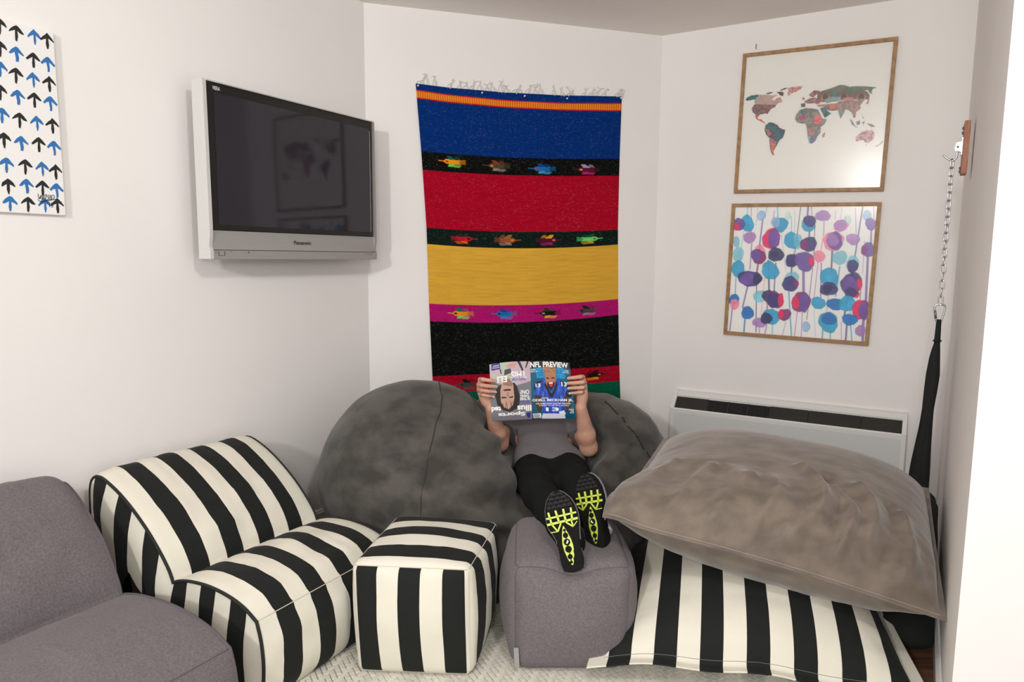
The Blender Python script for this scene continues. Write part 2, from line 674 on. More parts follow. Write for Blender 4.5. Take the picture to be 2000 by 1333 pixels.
# ------------------------------------------------------------------ arrow canvas on the left wall
m_canvas = material('white_canvas', lin((240, 239, 236)), 0.8, bump=0.2, bscale=500)
m_arrow_black = material('black_paint', lin((28, 28, 26)), 0.6)
m_arrow_blue = material('blue_paint', lin((44, 112, 178)), 0.6)
cv = thing('canvas_painting', 'white canvas painted with rows of black and blue arrows', 'painting', tuple(on_left(-2.1, 0, 1.64)))
v, f = lb(-2.56, -1.678, 0.002, 0.020, 1.637, 2.289, 0.003)
obj('canvas', mesh(v, f, False), m_canvas, cv)
ARW = [('k', -1.853, 2.265), ('k', -1.803, 2.256), ('b', -1.745, 2.256), ('k', -1.702, 2.255), ('k', -1.857, 2.19), ('b', -1.806, 2.184), ('k', -1.753, 2.177), ('b', -1.705, 2.173), ('b', -1.862, 2.122), ('k', -1.814, 2.112), ('b', -1.759, 2.107), ('k', -1.705, 2.105), ('k', -1.867, 2.044), ('b', -1.812, 2.038), ('k', -1.759, 2.039), ('b', -1.706, 2.036), ('b', -1.867, 1.967), ('k', -1.813, 1.961), ('b', -1.757, 1.958), ('k', -1.704, 1.958), ('k', -1.866, 1.884), ('b', -1.812, 1.881), ('k', -1.755, 1.885), ('b', -1.704, 1.879), ('b', -1.865, 1.8), ('k', -1.806, 1.802), ('b', -1.75, 1.799), ('k', -1.704, 1.794), ('k', -1.864, 1.728), ('b', -1.805, 1.734), ('k', -1.753, 1.733), ('b', -1.705, 1.727), ('b', -1.863, 1.669), ('k', -1.806, 1.671), ('b', -1.75, 1.67), ('k', -1.706, 1.672)]
cols = {'k': m_arrow_black, 'b': m_arrow_blue}
# the same pattern goes on past the frame's edge
full = list(ARW)
for r in range(9):
    z = [2.262, 2.187, 2.117, 2.041, 1.962, 1.882, 1.80, 1.731, 1.67][r]
    for c in range(11):
        full.append(('kb'[(r + c) % 2], -1.925 - 0.058 * c + rng.normal(0, 0.002), z + rng.normal(0, 0.003)))
HALF = [(0.0, 0.026), (0.006, 0.022), (0.015, 0.013), (0.0235, 0.002), (0.021, -0.003), (0.014, 0.001), (0.0045, 0.0075), (0.0042, -0.012), (0.003, -0.0265)]
base_arrow = {}
for k in 'kb':
    for var in range(4):
        j = rng.normal(0, 0.0012, (18, 2))
        pts = HALF + [(-x, y) for x, y in HALF[::-1][:-1]]
        pts = [(x + j[i][0], y + j[i][1]) for i, (x, y) in enumerate(pts)]
        v, f = extrude_poly(V(0, 0, 0), dL, ZUP, nL, pts, 0, 0.0006)
        me = mesh(v, f, False)
        me.materials.append(cols[k])
        base_arrow[k + str(var)] = me
for i, (k, a, z) in enumerate(full):
    o = bpy.data.objects.new('painted_arrow', base_arrow[k + str(i % 4)])
    COL.objects.link(o)
    o.parent = cv
    o.location = Vector(on_left(a, 0.0202, z)) - cv.location
sig = [(-1.771, 1.71), (-1.769, 1.692), (-1.761, 1.706), (-1.766, 1.692), (-1.753, 1.709), (-1.759, 1.69), (-1.748, 1.706), (-1.742, 1.708), (-1.748, 1.69), (-1.736, 1.694), (-1.739, 1.705), (-1.73, 1.707), (-1.725, 1.698), (-1.731, 1.692), (-1.736, 1.697), (-1.722, 1.709), (-1.716, 1.704), (-1.722, 1.692), (-1.73, 1.70)]
pp = [tube(spline([on_left(a, 0.0216, z) for a, z in sig], 4), 0.0009, 5)]
pp.append(tube(spline([on_left(a, 0.0216, z) for a, z in [(-1.773, 1.690), (-1.765, 1.684), (-1.735, 1.689), (-1.704, 1.697)]], 5), 0.001, 5))
pp.append(tube(spline([on_left(a, 0.0216, z) for a, z in [(-1.767, 1.676), (-1.745, 1.686), (-1.733, 1.689)]], 5), 0.001, 5))
v, f = merge(pp)
obj('signature', mesh(v, f), m_arrow_black, cv)
text_on(left_plane(-1.742, -1.722, 1.664, 1.682, 0.0216), "'15", 0, 0, 1, 1, m_arrow_black, cv, 'signature_date')

# ------------------------------------------------------------------ woven hanging on the back wall
TB = [('top', 182, 0.288, 2.488, 0.913, 2.48, 1.595, 2.511), ('or1', 196.4, 0.291, 2.455, 0.914, 2.437, 1.595, 2.472), ('or2', 211, 0.294, 2.406, 0.916, 2.393, 1.595, 2.422),
      ('bk1', 308, 0.317, 2.108, 0.928, 2.1, 1.593, 2.127), ('rd1', 342, 0.324, 2.002, 0.932, 1.996, 1.593, 2.022), ('gn1', 452, 0.345, 1.668, 0.944, 1.655, 1.595, 1.681),
      ('ye', 483.6, 0.348, 1.575, 0.947, 1.556, 1.598, 1.588), ('pk', 594, 0.358, 1.22, 0.958, 1.204, 1.609, 1.235), ('bk2', 626.7, 0.362, 1.116, 0.963, 1.098, 1.614, 1.134),
      ('rd2', 724, 0.376, 0.776, 0.978, 0.78, 1.63, 0.796), ('gn2', 756, 0.38, 0.673, 0.983, 0.674, 1.636, 0.696), ('end', 806, 0.382, 0.522, 0.99, 0.507, 1.649, 0.489)]
rows = np.array([t[1] for t in TB])
tb = np.array([t[2:] for t in TB])


def tap_az(u, row):
    """plane coordinates (along the wall, height) of the cloth at u 0..1 and pattern row"""
    k = [np.interp(row, rows, tb[:, i]) for i in range(6)]
    u = np.asarray(u, float)
    l0, l1, l2 = 2 * (u - .5) * (u - 1), -4 * u * (u - 1), 2 * u * (u - .5)
    return l0 * k[0] + l1 * k[2] + l2 * k[4], l0 * k[1] + l1 * k[3] + l2 * k[5]


def tap_pt(u, row, off=0.0):
    u, row = np.broadcast_arrays(np.asarray(u, float), np.asarray(row, float))
    a, z = tap_az(u, row)
    w = 0.010 + 0.004 * np.sin(u * 9 + row * .004) * np.clip((row - 190) / 60, 0, 1) + 0.003 * np.sin(u * 23 + 1)
    w = w + off
    return A + a[..., None] * dM + w[..., None] * nM + z[..., None] * ZUP


PW, PH = 420, 625          # one buffer pixel per pattern unit
pic = Pic(PW, PH, lin((0, 52, 130)))
BLUE, BLACK, RED, GREEN_D, YEL, PINK, GREEN = lin((0, 46, 116)), lin((10, 13, 10)), lin((168, 4, 36)), lin((12, 30, 24)), lin((222, 170, 60)), lin((176, 18, 108)), lin((0, 92, 66))
OR1, OR2, RED2 = lin((240, 150, 40)), lin((205, 80, 25)), lin((190, 12, 40))


def py(row): return (row - 182)


for r0, r1, c in [(182, 196.4, BLUE), (196.4, 198.6, RED2), (209, 211.5, RED2), (211.5, 308, BLUE), (308, 342, BLACK), (342, 452, RED), (452, 483.6, GREEN_D), (483.6, 594, YEL), (594, 626.7, PINK), (626.7, 724, BLACK), (724, 756, RED), (756, 810, GREEN)]:
    pic.rect(-1, py(r0), PW, py(r1), c)
st = (np.sin(pic.X * 2 * np.pi / 4.6) * 0.5 + 0.5) * ((pic.Y >= py(198.6)) & (pic.Y <= py(209)))
pic.put(((pic.Y >= py(198.6)) & (pic.Y <= py(209))).astype(float), OR2)
pic.put(np.clip(st * 1.3, 0, 1), OR1)


def bird(cx, row, d, body, head_eye, wing1, wing2, s=1.0):
    """d=-1 beak left, 1 beak right; woven bird about 60 x 24"""
    cy = py(row)
    P = lambda pts: [(cx + d * x * s, cy + y * s) for x, y in pts]
    pic.poly(P([(-8, -3), (4, -10), (14, -11), (8, -3)]), wing1)
    pic.poly(P([(-6, 3), (2, 9), (12, 10), (8, 3)]), wing2)
    for k in range(3):
        pic.line(*P([(0, 6 + 1.6 * k)])[0], *P([(-17 + 2 * k, 6.5 + 1.7 * k)])[0], 1.1, wing2)
        pic.line(*P([(-4, -6 - 1.6 * k)])[0], *P([(-15 + 2 * k, -5 - 2 * k)])[0], 1.1, wing1, .8)
    pic.poly(P([(22, 0), (15, -4.5), (8, -4), (-10, -3.5), (-16, -5), (-12, 0), (-16, 5), (-8, 4), (8, 4.5), (15, 4)]), body)
    pic.line(*P([(20, 0)])[0], *P([(31, -0.6)])[0], 1.5, body)
    for k in range(4):
        pic.line(*P([(-10, -2 + k * 1.6)])[0], *P([(-26, -4 + k * 2.4)])[0], 1.0, body, .85)
    pic.rect(cx + d * 13 * s - 3 * s, cy - 1.8 * s, cx + d * 13 * s + 3 * s, cy + 1.8 * s, head_eye)


L_ = lin
xo = lambda px, L, Rr: (px - L) / (Rr - L) * PW
for px, row, d, c in [(885, 322, -1, ((240, 150, 20), (190, 40, 30), (20, 90, 70), (110, 210, 90))), (972, 325, -1, ((84, 66, 50), (230, 140, 30), (140, 60, 40), (140, 136, 120))),
                      (1060, 328, -1, ((20, 110, 170), (150, 50, 90), (20, 60, 150), (70, 150, 200))), (1145, 329, -1, ((90, 20, 50), (230, 160, 40), (170, 150, 180), (200, 30, 120)))]:
    bird(xo(px, 824, 1210), row, d, *map(L_, c))
for px, row, d, c in [(905, 468, 1, ((190, 20, 45), (20, 20, 20), (30, 50, 40), (230, 90, 20))), (990, 468, 1, ((170, 80, 45), (230, 140, 30), (150, 100, 50), (140, 130, 120))),
                      (1070, 468, 1, ((90, 16, 50), (230, 120, 40), (230, 160, 30), (160, 30, 110))), (1150, 468, 1, ((100, 215, 110), (150, 60, 40), (10, 80, 70), (210, 150, 30)))]:
    bird(xo(px, 834, 1209), row, d, *map(L_, c))
for px, row, d, c in [(903, 610, -1, ((235, 145, 30), (20, 20, 20), (20, 110, 90), (110, 215, 110))), (987, 610, -1, ((30, 110, 180), (20, 30, 40), (60, 50, 150), (60, 130, 200))),
                      (1072, 611, -1, ((24, 22, 20), (90, 200, 90), (60, 50, 45), (235, 170, 40))), (1147, 611, -1, ((84, 62, 66), (30, 30, 30), (40, 30, 36), (160, 120, 150)))]:
    bird(xo(px, 840, 1208), row, d, *map(L_, c))
for px, row, d, c in [(915, 742, -1, ((72, 62, 62), (40, 30, 30), (20, 18, 18), (96, 80, 80))), (1160, 739, 1, ((36, 18, 18), (225, 110, 30), (60, 10, 24), (230, 150, 20)))]:
    bird(xo(px, 846, 1212), row, d, *map(L_, c))
# woven flecks
fl_ = rng.random((PH, PW)) * 0.6 + np.repeat(rng.random((PH, PW // 6 + 1)), 6, 1)[:, :PW] * 0.4
streak = fbm(pic.X / 30, pic.Y / 2.0, 3.0)
pic.c *= (0.86 + 0.28 * streak)[..., None]
fm = np.clip((fl_ - 0.80) / 0.12, 0, 1) * 0.10 * (0.4 + 1.2 * fbm(pic.X / 60, pic.Y / 30, 9.0))
ye_rows = ((pic.Y > py(483.6)) & (pic.Y < py(594)))
pic.put(np.where(ye_rows, 0, fm), lin((205, 190, 185)))
pic.put(np.where(ye_rows, fm * 1.3, 0), lin((120, 88, 30)))
m_cloth = col_material('woven_wool', 0.95, spec=0.1, bump=0.5, bscale=700)
tap = thing('wall_hanging', 'striped woven blanket in bright bands with bird motifs pinned to the back wall', 'tapestry', tuple(A + dM * 0.95 + ZUP * 0.5))
me = picture_mesh(pic, lambda u, v: tap_pt(u, 182 + v * 628))
cl = obj('woven_cloth', me, m_cloth, tap)
sol = cl.modifiers.new('thickness', 'SOLIDIFY')
sol.thickness = 0.004
sol.offset = -1
m_fringe = material('grey_fringe_yarn', lin((226, 222, 216)), 0.9)
m_pin = material('white_pin', lin((225, 220, 230)), 0.4)
FR = [(818, 158), (833, 150), (850, 155), (877, 160), (897, 166), (911, 165), (921, 163), (938, 163), (953, 170), (966, 168), (979, 164), (992, 174), (1004, 173), (1017, 173), (1030, 170), (1046, 174), (1058, 172), (1083, 172), (1100, 176), (1110, 178), (1119, 175), (1140, 184), (1154, 176), (1163, 177), (1180, 184), (1204, 178), (1214, 186), (1224, 184)]
for i, (px, pyy) in enumerate(FR):
    u = (px - 812) / 403.0
    uu = min(max(u, 0.004), 0.996)
    a0, z0 = tap_az(uu, 182.5)
    a0, z0 = float(a0), float(z0)
    base = np.interp(px, [812, 1013, 1215], [163, 182, 188])
    hgt = max(0.022, (base - pyy) * 0.0031) * rng.uniform(.9, 1.25)
    lean = rng.uniform(-0.028, 0.030) + (0.035 if i == len(FR) - 1 else 0)
    w = rng.uniform(0.010, 0.016)
    P = lambda a, z, o=0.006: A + dM * a + nM * (o + rng.uniform(-.003, .003)) + ZUP * z
    knot = (a0 + lean, z0 + hgt)
    ts = []
    for k, sg in enumerate((-1, 1, 0.3)):
        ts.append(tube(spline([P(a0 + sg * w, z0 - 0.004), P(a0 + sg * w * 1.1 + lean * .3, z0 + hgt * .5), P(knot[0] + sg * .001, knot[1])], 5), 0.0024, 5))
    for k in range(3):
        ts.append(tube(spline([P(*knot), P(knot[0] + lean * .2 + rng.normal(0, .006), knot[1] + 0.012), P(knot[0] + lean * .5 + rng.normal(0, .012), knot[1] + rng.uniform(.012, .028))], 4), 0.0020, 4))
    v, f = merge(ts)
    obj('tassel', mesh(v, f), m_fringe, tap)
for a, z in [(0.3, 2.481), (0.682, 2.469), (0.947, 2.47), (1.222, 2.475), (1.585, 2.504)]:
    c = A + dM * a + nM * 0.010 + ZUP * (z - 0.006)
    v, f = tube([c, c + nM * 0.012, c + nM * 0.015, c + nM * 0.016], [0.0055, 0.0055, 0.004, 0.001], 10)
    obj('push_pin', mesh(v, f), m_pin, tap)

# ------------------------------------------------------------------ framed prints on the right wall
m_frame = material('bamboo_frame_wood', lin((176, 138, 92)), 0.5, color2=lin((140, 100, 62)), nscale=26, stretch=(1, 1, 1), mixlo=.3, mixhi=.7, bump=0.15, bscale=120)
m_print = col_material('printed_paper', 0.55)
m_paper = lin((236, 233, 226))


def glass_material():
    m = bpy.data.materials.new('picture_glass')
    m.use_nodes = True
    nt = m.node_tree
    for n in list(nt.nodes):
        if n.type != 'OUTPUT_MATERIAL': nt.nodes.remove(n)
    out = [n for n in nt.nodes if n.type == 'OUTPUT_MATERIAL'][0]
    fr = nd(nt, 'ShaderNodeFresnel')
    fr.inputs['IOR'].default_value = 1.45
    tr = nd(nt, 'ShaderNodeBsdfTransparent')
    gl = nd(nt, 'ShaderNodeBsdfGlossy')
    gl.inputs['Roughness'].default_value = 0.20
    mx = nd(nt, 'ShaderNodeMixShader')
    nt.links.new(fr.outputs[0], mx.inputs[0])
    nt.links.new(tr.outputs[0], mx.inputs[1])
    nt.links.new(gl.outputs[0], mx.inputs[2])
    nt.links.new(mx.outputs[0], out.inputs['Surface'])
    return m


m_glass = glass_material()


def framed(corners, pic, label):
    """corners TL, TR, BR, BL as (along, height) on the right wall"""
    c = np.array([B + dR * a + ZUP * z for a, z in corners])
    ctr = c.mean(0)
    ax = unit((c[1] + c[2]) - (c[0] + c[3]))
    az = np.cross(ax, nR)
    az = unit(az if az[2] > 0 else -az)
    W = np.linalg.norm(((c[1] + c[2]) - (c[0] + c[3])) / 2)
    H = np.linalg.norm(((c[0] + c[1]) - (c[2] + c[3])) / 2)
    t = thing('framed_print', label, 'picture', tuple(ctr - az * H / 2), None)
    fw = 0.021
    for (x0, x1, z0, z1) in [(-W / 2, W / 2, H / 2 - fw, H / 2), (-W / 2, W / 2, -H / 2, -H / 2 + fw), (-W / 2, -W / 2 + fw, -H / 2 + fw, H / 2 - fw), (W / 2 - fw, W / 2, -H / 2 + fw, H / 2 - fw)]:
        v, f = frame_box(ctr, ax, nR, az, x0, x1, 0.003, 0.024, z0, z1, 0.0015)
        obj('frame_rail', mesh(v, f, False), m_frame, t)
    w, h = W - 2 * fw, H - 2 * fw
    fn = lambda u, v: ctr + nR * 0.012 + np.outer((np.asarray(u) - .5) * w, ax) + np.outer((.5 - np.asarray(v)) * h, az)
    obj('print', picture_mesh(pic, fn), m_print, t)
    v, f = frame_box(ctr, ax, nR, az, -w / 2, w / 2, 0.005, 0.010, -h / 2, h / 2)
    obj('backing_board', mesh(v, f, False), m_frame, t)
    v = np.array([ctr + nR * 0.016 + ax * x + az * z for x, z in [(-w / 2, -h / 2), (w / 2, -h / 2), (w / 2, h / 2), (-w / 2, h / 2)]])
    obj('glass_pane', mesh(v, [(0, 1, 2, 3)], False), m_glass, t)
    return t


# --- world map print (continents read off in sketch units, then fitted to the sheet)
N = 400
mp = Pic(N, N, m_paper)
hm = homography([(298, 232), (1385, 122), (1293, 1198), (232, 1220)], [(0, 0), (N, 0), (N, N), (0, N)])


def land(pts, c1, c2, sc=14, seed=0.0, c3=None):
    P = hm(pts)
    m = mp.inside(P)
    n = fbm(mp.X / sc + seed, mp.Y / sc, seed)
    n2 = vnoise(mp.X / (sc * .45) + seed * 3, mp.Y / (sc * .45), seed + 4)
    mp.put(m, lin(c1))
    mp.put(m * np.clip((n - .47) / .08, 0, 1), lin(c2), .9)
    if c3: mp.put(m * np.clip((n2 - .62) / .1, 0, 1), lin(c3), .9)


TEAL, GREY, CORAL, MAR, PKD = (92, 128, 128), (176, 172, 166), (214, 130, 118), (116, 66, 74), (190, 120, 130)
land([(290, 548), (300, 530), (330, 515), (380, 508), (395, 515), (375, 530), (360, 545), (330, 548), (305, 553)], (60, 120, 116), (54, 66, 66), 10, 1)
land([(360, 540), (395, 510), (450, 508), (490, 515), (530, 508), (500, 530), (485, 545), (505, 555), (520, 535), (550, 528), (568, 565), (540, 568), (520, 585), (360, 578), (355, 555)], GREY, (200, 170, 160), 16, 2, (214, 150, 130))
land([(360, 578), (520, 585), (510, 600), (480, 615), (462, 640), (455, 655), (448, 648), (430, 650), (400, 655), (388, 668), (365, 655), (345, 640), (335, 615), (345, 595)], (132, 108, 104), (178, 120, 112), 5, 3, (96, 80, 78))
land([(365, 655), (388, 665), (380, 685), (395, 692), (408, 690), (415, 700), (432, 715), (442, 728), (420, 715), (395, 702), (372, 692), (362, 672)], (216, 96, 84), (190, 120, 100), 8, 4)
for p in ([(440, 500), (470, 490), (500, 488), (480, 500), (455, 505)], [(520, 490), (560, 485), (575, 495), (570, 520), (550, 515), (535, 500)], [(540, 478), (580, 460), (605, 456), (590, 468), (560, 478)]):
    land(p, MAR, (96, 86, 84), 8, 5)
land([(600, 462), (640, 452), (720, 446), (700, 470), (660, 490), (630, 500), (612, 522), (602, 505), (610, 480)], (206, 186, 176), (206, 110, 108), 7, 6, (190, 90, 90))
land([(440, 735), (470, 712), (500, 718), (530, 735), (545, 755), (588, 772), (580, 800), (568, 830), (545, 845), (530, 875), (515, 900), (500, 930), (505, 962), (490, 955), (475, 920), (470, 870), (468, 830), (445, 805), (432, 770)], (60, 96, 104), (74, 116, 124), 12, 7, (110, 80, 96))
land([(470, 825), (500, 840), (520, 860), (515, 890), (498, 925), (505, 962), (490, 955), (475, 915)], (214, 104, 96), (224, 150, 90), 6, 8, (130, 100, 140))
land([(440, 760), (470, 770), (490, 790), (470, 820), (445, 800)], (110, 78, 96), (200, 130, 120), 6, 8.5)
land([(665, 660), (690, 625), (740, 608), (790, 612), (830, 620), (845, 650), (860, 685), (895, 695), (878, 730), (850, 750), (850, 790), (825, 820), (812, 850), (790, 868), (768, 870), (755, 830), (750, 790), (745, 745), (735, 725), (700, 722), (675, 715), (660, 690)], (134, 122, 112), (168, 150, 140), 9, 9, (112, 136, 138))
land([(700, 620), (745, 608), (750, 650), (720, 660), (698, 645)], (82, 128, 126), (120, 130, 130), 9, 10)
land([(690, 665), (735, 660), (740, 690), (700, 700), (680, 690)], (190, 90, 130), (120, 110, 96), 8, 11)
land([(800, 680), (825, 655), (858, 678), (862, 715), (830, 728), (800, 715)], (226, 106, 110), (230, 140, 140), 6, 12)
land([(752, 760), (800, 760), (810, 800), (780, 815), (755, 800)], (196, 140, 132), (150, 130, 126), 8, 13)
land([(752, 815), (770, 815), (775, 865), (760, 855)], (150, 186, 190), (160, 176, 180), 8, 14)
land([(768, 835), (815, 830), (808, 855), (785, 872), (766, 868)], (110, 118, 150), (150, 130, 150), 8, 15)
land([(862, 805), (885, 785), (878, 820), (862, 832)], (206, 104, 110), (190, 140, 140), 6, 16)
land([(700, 578), (735, 570), (735, 600), (705, 604)], (110, 92, 90), (150, 120, 110), 6, 17)
land([(725, 560), (760, 540), (800, 530), (840, 540), (850, 570), (820, 582), (800, 572), (770, 575), (745, 575)], (190, 96, 104), (96, 110, 112), 5, 18, (214, 150, 140))
land([(760, 510), (800, 478), (840, 480), (845, 500), (815, 510), (800, 528), (775, 525)], (140, 96, 96), (176, 140, 130), 6, 19)
land([(712, 548), (715, 528), (730, 530), (730, 548)], (206, 120, 116), (180, 80, 90), 6, 20)
land([(835, 540), (830, 505), (860, 482), (920, 465), (990, 438), (1020, 440), (1060, 452), (1110, 448), (1180, 450), (1265, 458), (1230, 470), (1222, 505), (1205, 495), (1195, 475), (1150, 490), (1170, 520), (1150, 560), (1120, 550), (1040, 530), (1000, 555), (930, 560), (880, 565), (850, 565)], (96, 134, 132), (112, 118, 106), 16, 21, (140, 128, 96))
for cx in (885, 1020, 1150):
    P = hm([(cx, 510)])[0]
    m = mp.inside(hm([(cx - 62, 545), (cx - 60, 510), (cx - 40, 488), (cx, 478), (cx + 40, 488), (cx + 58, 512), (cx + 55, 545)]))
    mp.put(m, lin((122, 110, 98)))
    mp.ell(P[0], P[1] + 8, 13, 9, lin((206, 140, 110)), .7)
    mp.ell(P[0], P[1] + 6, 8, 8, lin((92, 74, 74)), .9)
land([(880, 545), (930, 525), (1000, 530), (990, 560), (930, 565), (890, 575)], (130, 190, 206), (150, 160, 150), 8, 22)
land([(1010, 535), (1080, 530), (1110, 545), (1060, 560), (1020, 555)], (214, 140, 146), (200, 120, 120), 8, 23)
land([(820, 585), (870, 580), (960, 575), (985, 560), (1120, 552), (1150, 540), (1175, 545), (1165, 560), (1140, 590), (1148, 612), (1110, 640), (1108, 680), (1090, 670), (1075, 640), (1045, 620), (1030, 622), (1012, 660), (998, 692), (985, 655), (975, 625), (940, 630), (905, 625), (870, 600), (830, 600)], (168, 146, 136), (188, 150, 140), 10, 24, (150, 126, 120))
land([(870, 595), (960, 575), (975, 620), (930, 630), (890, 622)], (206, 138, 118), (140, 104, 96), 7, 25)
land([(845, 610), (880, 600), (900, 630), (928, 650), (880, 682), (862, 650)], (76, 130, 134), (92, 84, 92), 8, 26)
land([(980, 628), (1010, 622), (1030, 635), (1005, 672), (998, 692), (986, 660)], (132, 164, 162), (150, 140, 126), 8, 27)
land([(862, 690), (895, 690), (882, 718), (862, 740)], (128, 158, 164), (150, 150, 150), 8, 28)
land([(1195, 520), (1208, 545), (1200, 580), (1180, 582), (1195, 560)], (206, 110, 120), (170, 130, 130), 6, 29)
land([(1085, 660), (1108, 660), (1102, 682), (1090, 680)], (180, 96, 130), (170, 130, 130), 6, 29.5)
for p in ([(1065, 690), (1080, 700), (1105, 742), (1125, 752), (1110, 752), (1080, 730)], [(1110, 712), (1140, 700), (1140, 730), (1118, 735)], [(1152, 650), (1160, 670), (1172, 690), (1160, 685)], [(1190, 722), (1230, 728), (1252, 748), (1225, 750), (1205, 738)], [(1155, 715), (1175, 705), (1168, 735)]):
    land(p, (150, 140, 134), (112, 128, 130), 6, 30)
land([(1108, 825), (1150, 788), (1195, 768), (1208, 780), (1228, 765), (1248, 800), (1240, 840), (1205, 868), (1180, 865), (1165, 845), (1110, 856)], (140, 122, 128), (222, 160, 160), 7, 31, (220, 170, 168))
land([(1180, 880), (1195, 880), (1188, 888)], (200, 140, 130), (170, 130, 130), 6, 32)
land([(1250, 895), (1285, 872), (1308, 850), (1310, 862), (1290, 880), (1258, 898)], (170, 170, 168), (140, 150, 150), 6, 33)
land([(1218, 485), (1232, 500), (1220, 508), (1212, 495)], (120, 130, 126), (150, 140, 130), 6, 34)
framed([(-0.507, 2.724), (-1.328, 2.705), (-1.317, 1.882), (-0.497, 1.898)], mp, 'upper wood framed print of a patchwork patterned world map')

# --- watercolour print
wc = Pic(N, N, lin((240, 238, 234)))
hw = homography([(233, 100), (1392, 92), (1282, 1203), (165, 1115)], [(0, 0), (N, 0), (N, N), (0, N)])
Bc = {'t': (70, 170, 205), 'lt': (130, 200, 215), 'b': (20, 120, 185), 'p': (120, 90, 165), 'lp': (180, 140, 195), 'dp': (62, 48, 120), 'd': (40, 36, 96), 'r': (226, 50, 110), 'pk': (244, 150, 175), 'lb': (165, 195, 225), 'm': (140, 50, 120), 'g': (190, 225, 220)}
DR = [(333, 100, 325, 190, 9, 'lt'), (362, 100, 360, 330, 7, 'lp'), (365, 400, 350, 610, 9, 'p'), (415, 110, 400, 250, 5, 'lb'), (455, 200, 425, 440, 12, 'p'), (490, 100, 470, 180, 8, 'lb'), (420, 540, 405, 640, 16, 'm'), (575, 100, 580, 190, 12, 'lt'), (550, 130, 535, 230, 7, 'lp'),
      (688, 180, 690, 330, 8, 'lt'), (765, 100, 715, 480, 7, 'd'), (690, 540, 685, 680, 12, 'dp'), (825, 100, 820, 170, 16, 'p'), (852, 100, 856, 170, 8, 'lp'), (835, 290, 832, 360, 12, 'dp'), (880, 240, 870, 500, 6, 'dp'), (955, 220, 950, 330, 8, 'lp'), (950, 330, 925, 470, 9, 'pk'), (1050, 130, 1045, 200, 5, 'lp'), (1125, 180, 1135, 240, 5, 'm'),
      (1020, 450, 1010, 650, 14, 'dp'), (1210, 110, 1215, 320, 6, 'lp'), (1270, 100, 1195, 560, 10, 'dp'), (1285, 380, 1265, 640, 5, 'lp'), (1338, 290, 1335, 400, 13, 'p'), (1310, 490, 1290, 870, 18, 'p'), (1360, 100, 1360, 200, 8, 'lp'), (235, 680, 230, 820, 10, 't'), (330, 750, 290, 920, 14, 'p'), (403, 740, 398, 1120, 9, 'd'), (500, 540, 505, 780, 16, 'dp'), (560, 560, 545, 800, 12, 'p'),
      (475, 640, 440, 980, 6, 'pk'), (490, 900, 485, 1010, 9, 'd'), (210, 900, 185, 1110, 10, 'p'), (310, 1000, 300, 1120, 14, 'b'), (425, 1080, 425, 1130, 9, 'lp'), (485, 1060, 470, 1140, 12, 'lp'), (535, 930, 530, 1140, 12, 'lt'), (640, 1040, 610, 1150, 6, 'lp'), (665, 790, 685, 1150, 12, 't'), (785, 620, 785, 800, 22, 'p'), (735, 950, 710, 1150, 8, 'lp'), (775, 950, 765, 1160, 8, 'lp'), (860, 600, 810, 1020, 6, 'dp'),
      (905, 550, 870, 840, 7, 'lp'), (930, 560, 925, 840, 9, 'p'), (870, 940, 880, 1160, 5, 'lb'), (940, 1100, 935, 1180, 12, 't'), (1002, 1120, 1000, 1180, 10, 't'), (985, 830, 970, 950, 7, 'lt'), (1080, 590, 1045, 830, 12, 't'), (1140, 840, 1115, 990, 14, 'dp'), (1160, 850, 1165, 980, 10, 'lt'), (1250, 770, 1235, 960, 6, 'dp'), (1180, 600, 1180, 720, 22, 'dp'), (1135, 1060, 1125, 1190, 14, 'dp'), (1165, 1060, 1175, 1190, 10, 't'), (1090, 1040, 1090, 1180, 6, 'lp'), (1270, 1000, 1262, 1200, 20, 'p'), (600, 250, 640, 620, 5, 'lb'), (300, 300, 260, 560, 6, 'lt'), (1100, 110, 1060, 420, 5, 'lb'), (720, 130, 700, 620, 5, 'lb')]
for x1, y1, x2, y2, w, c in DR:
    (a1, b1), (a2, b2) = hw([(x1, y1), (x2, y2)])
    wc.line(a1, b1, a2, b2, max(1.2, w * N / 1150), lin(Bc[c]), .8)
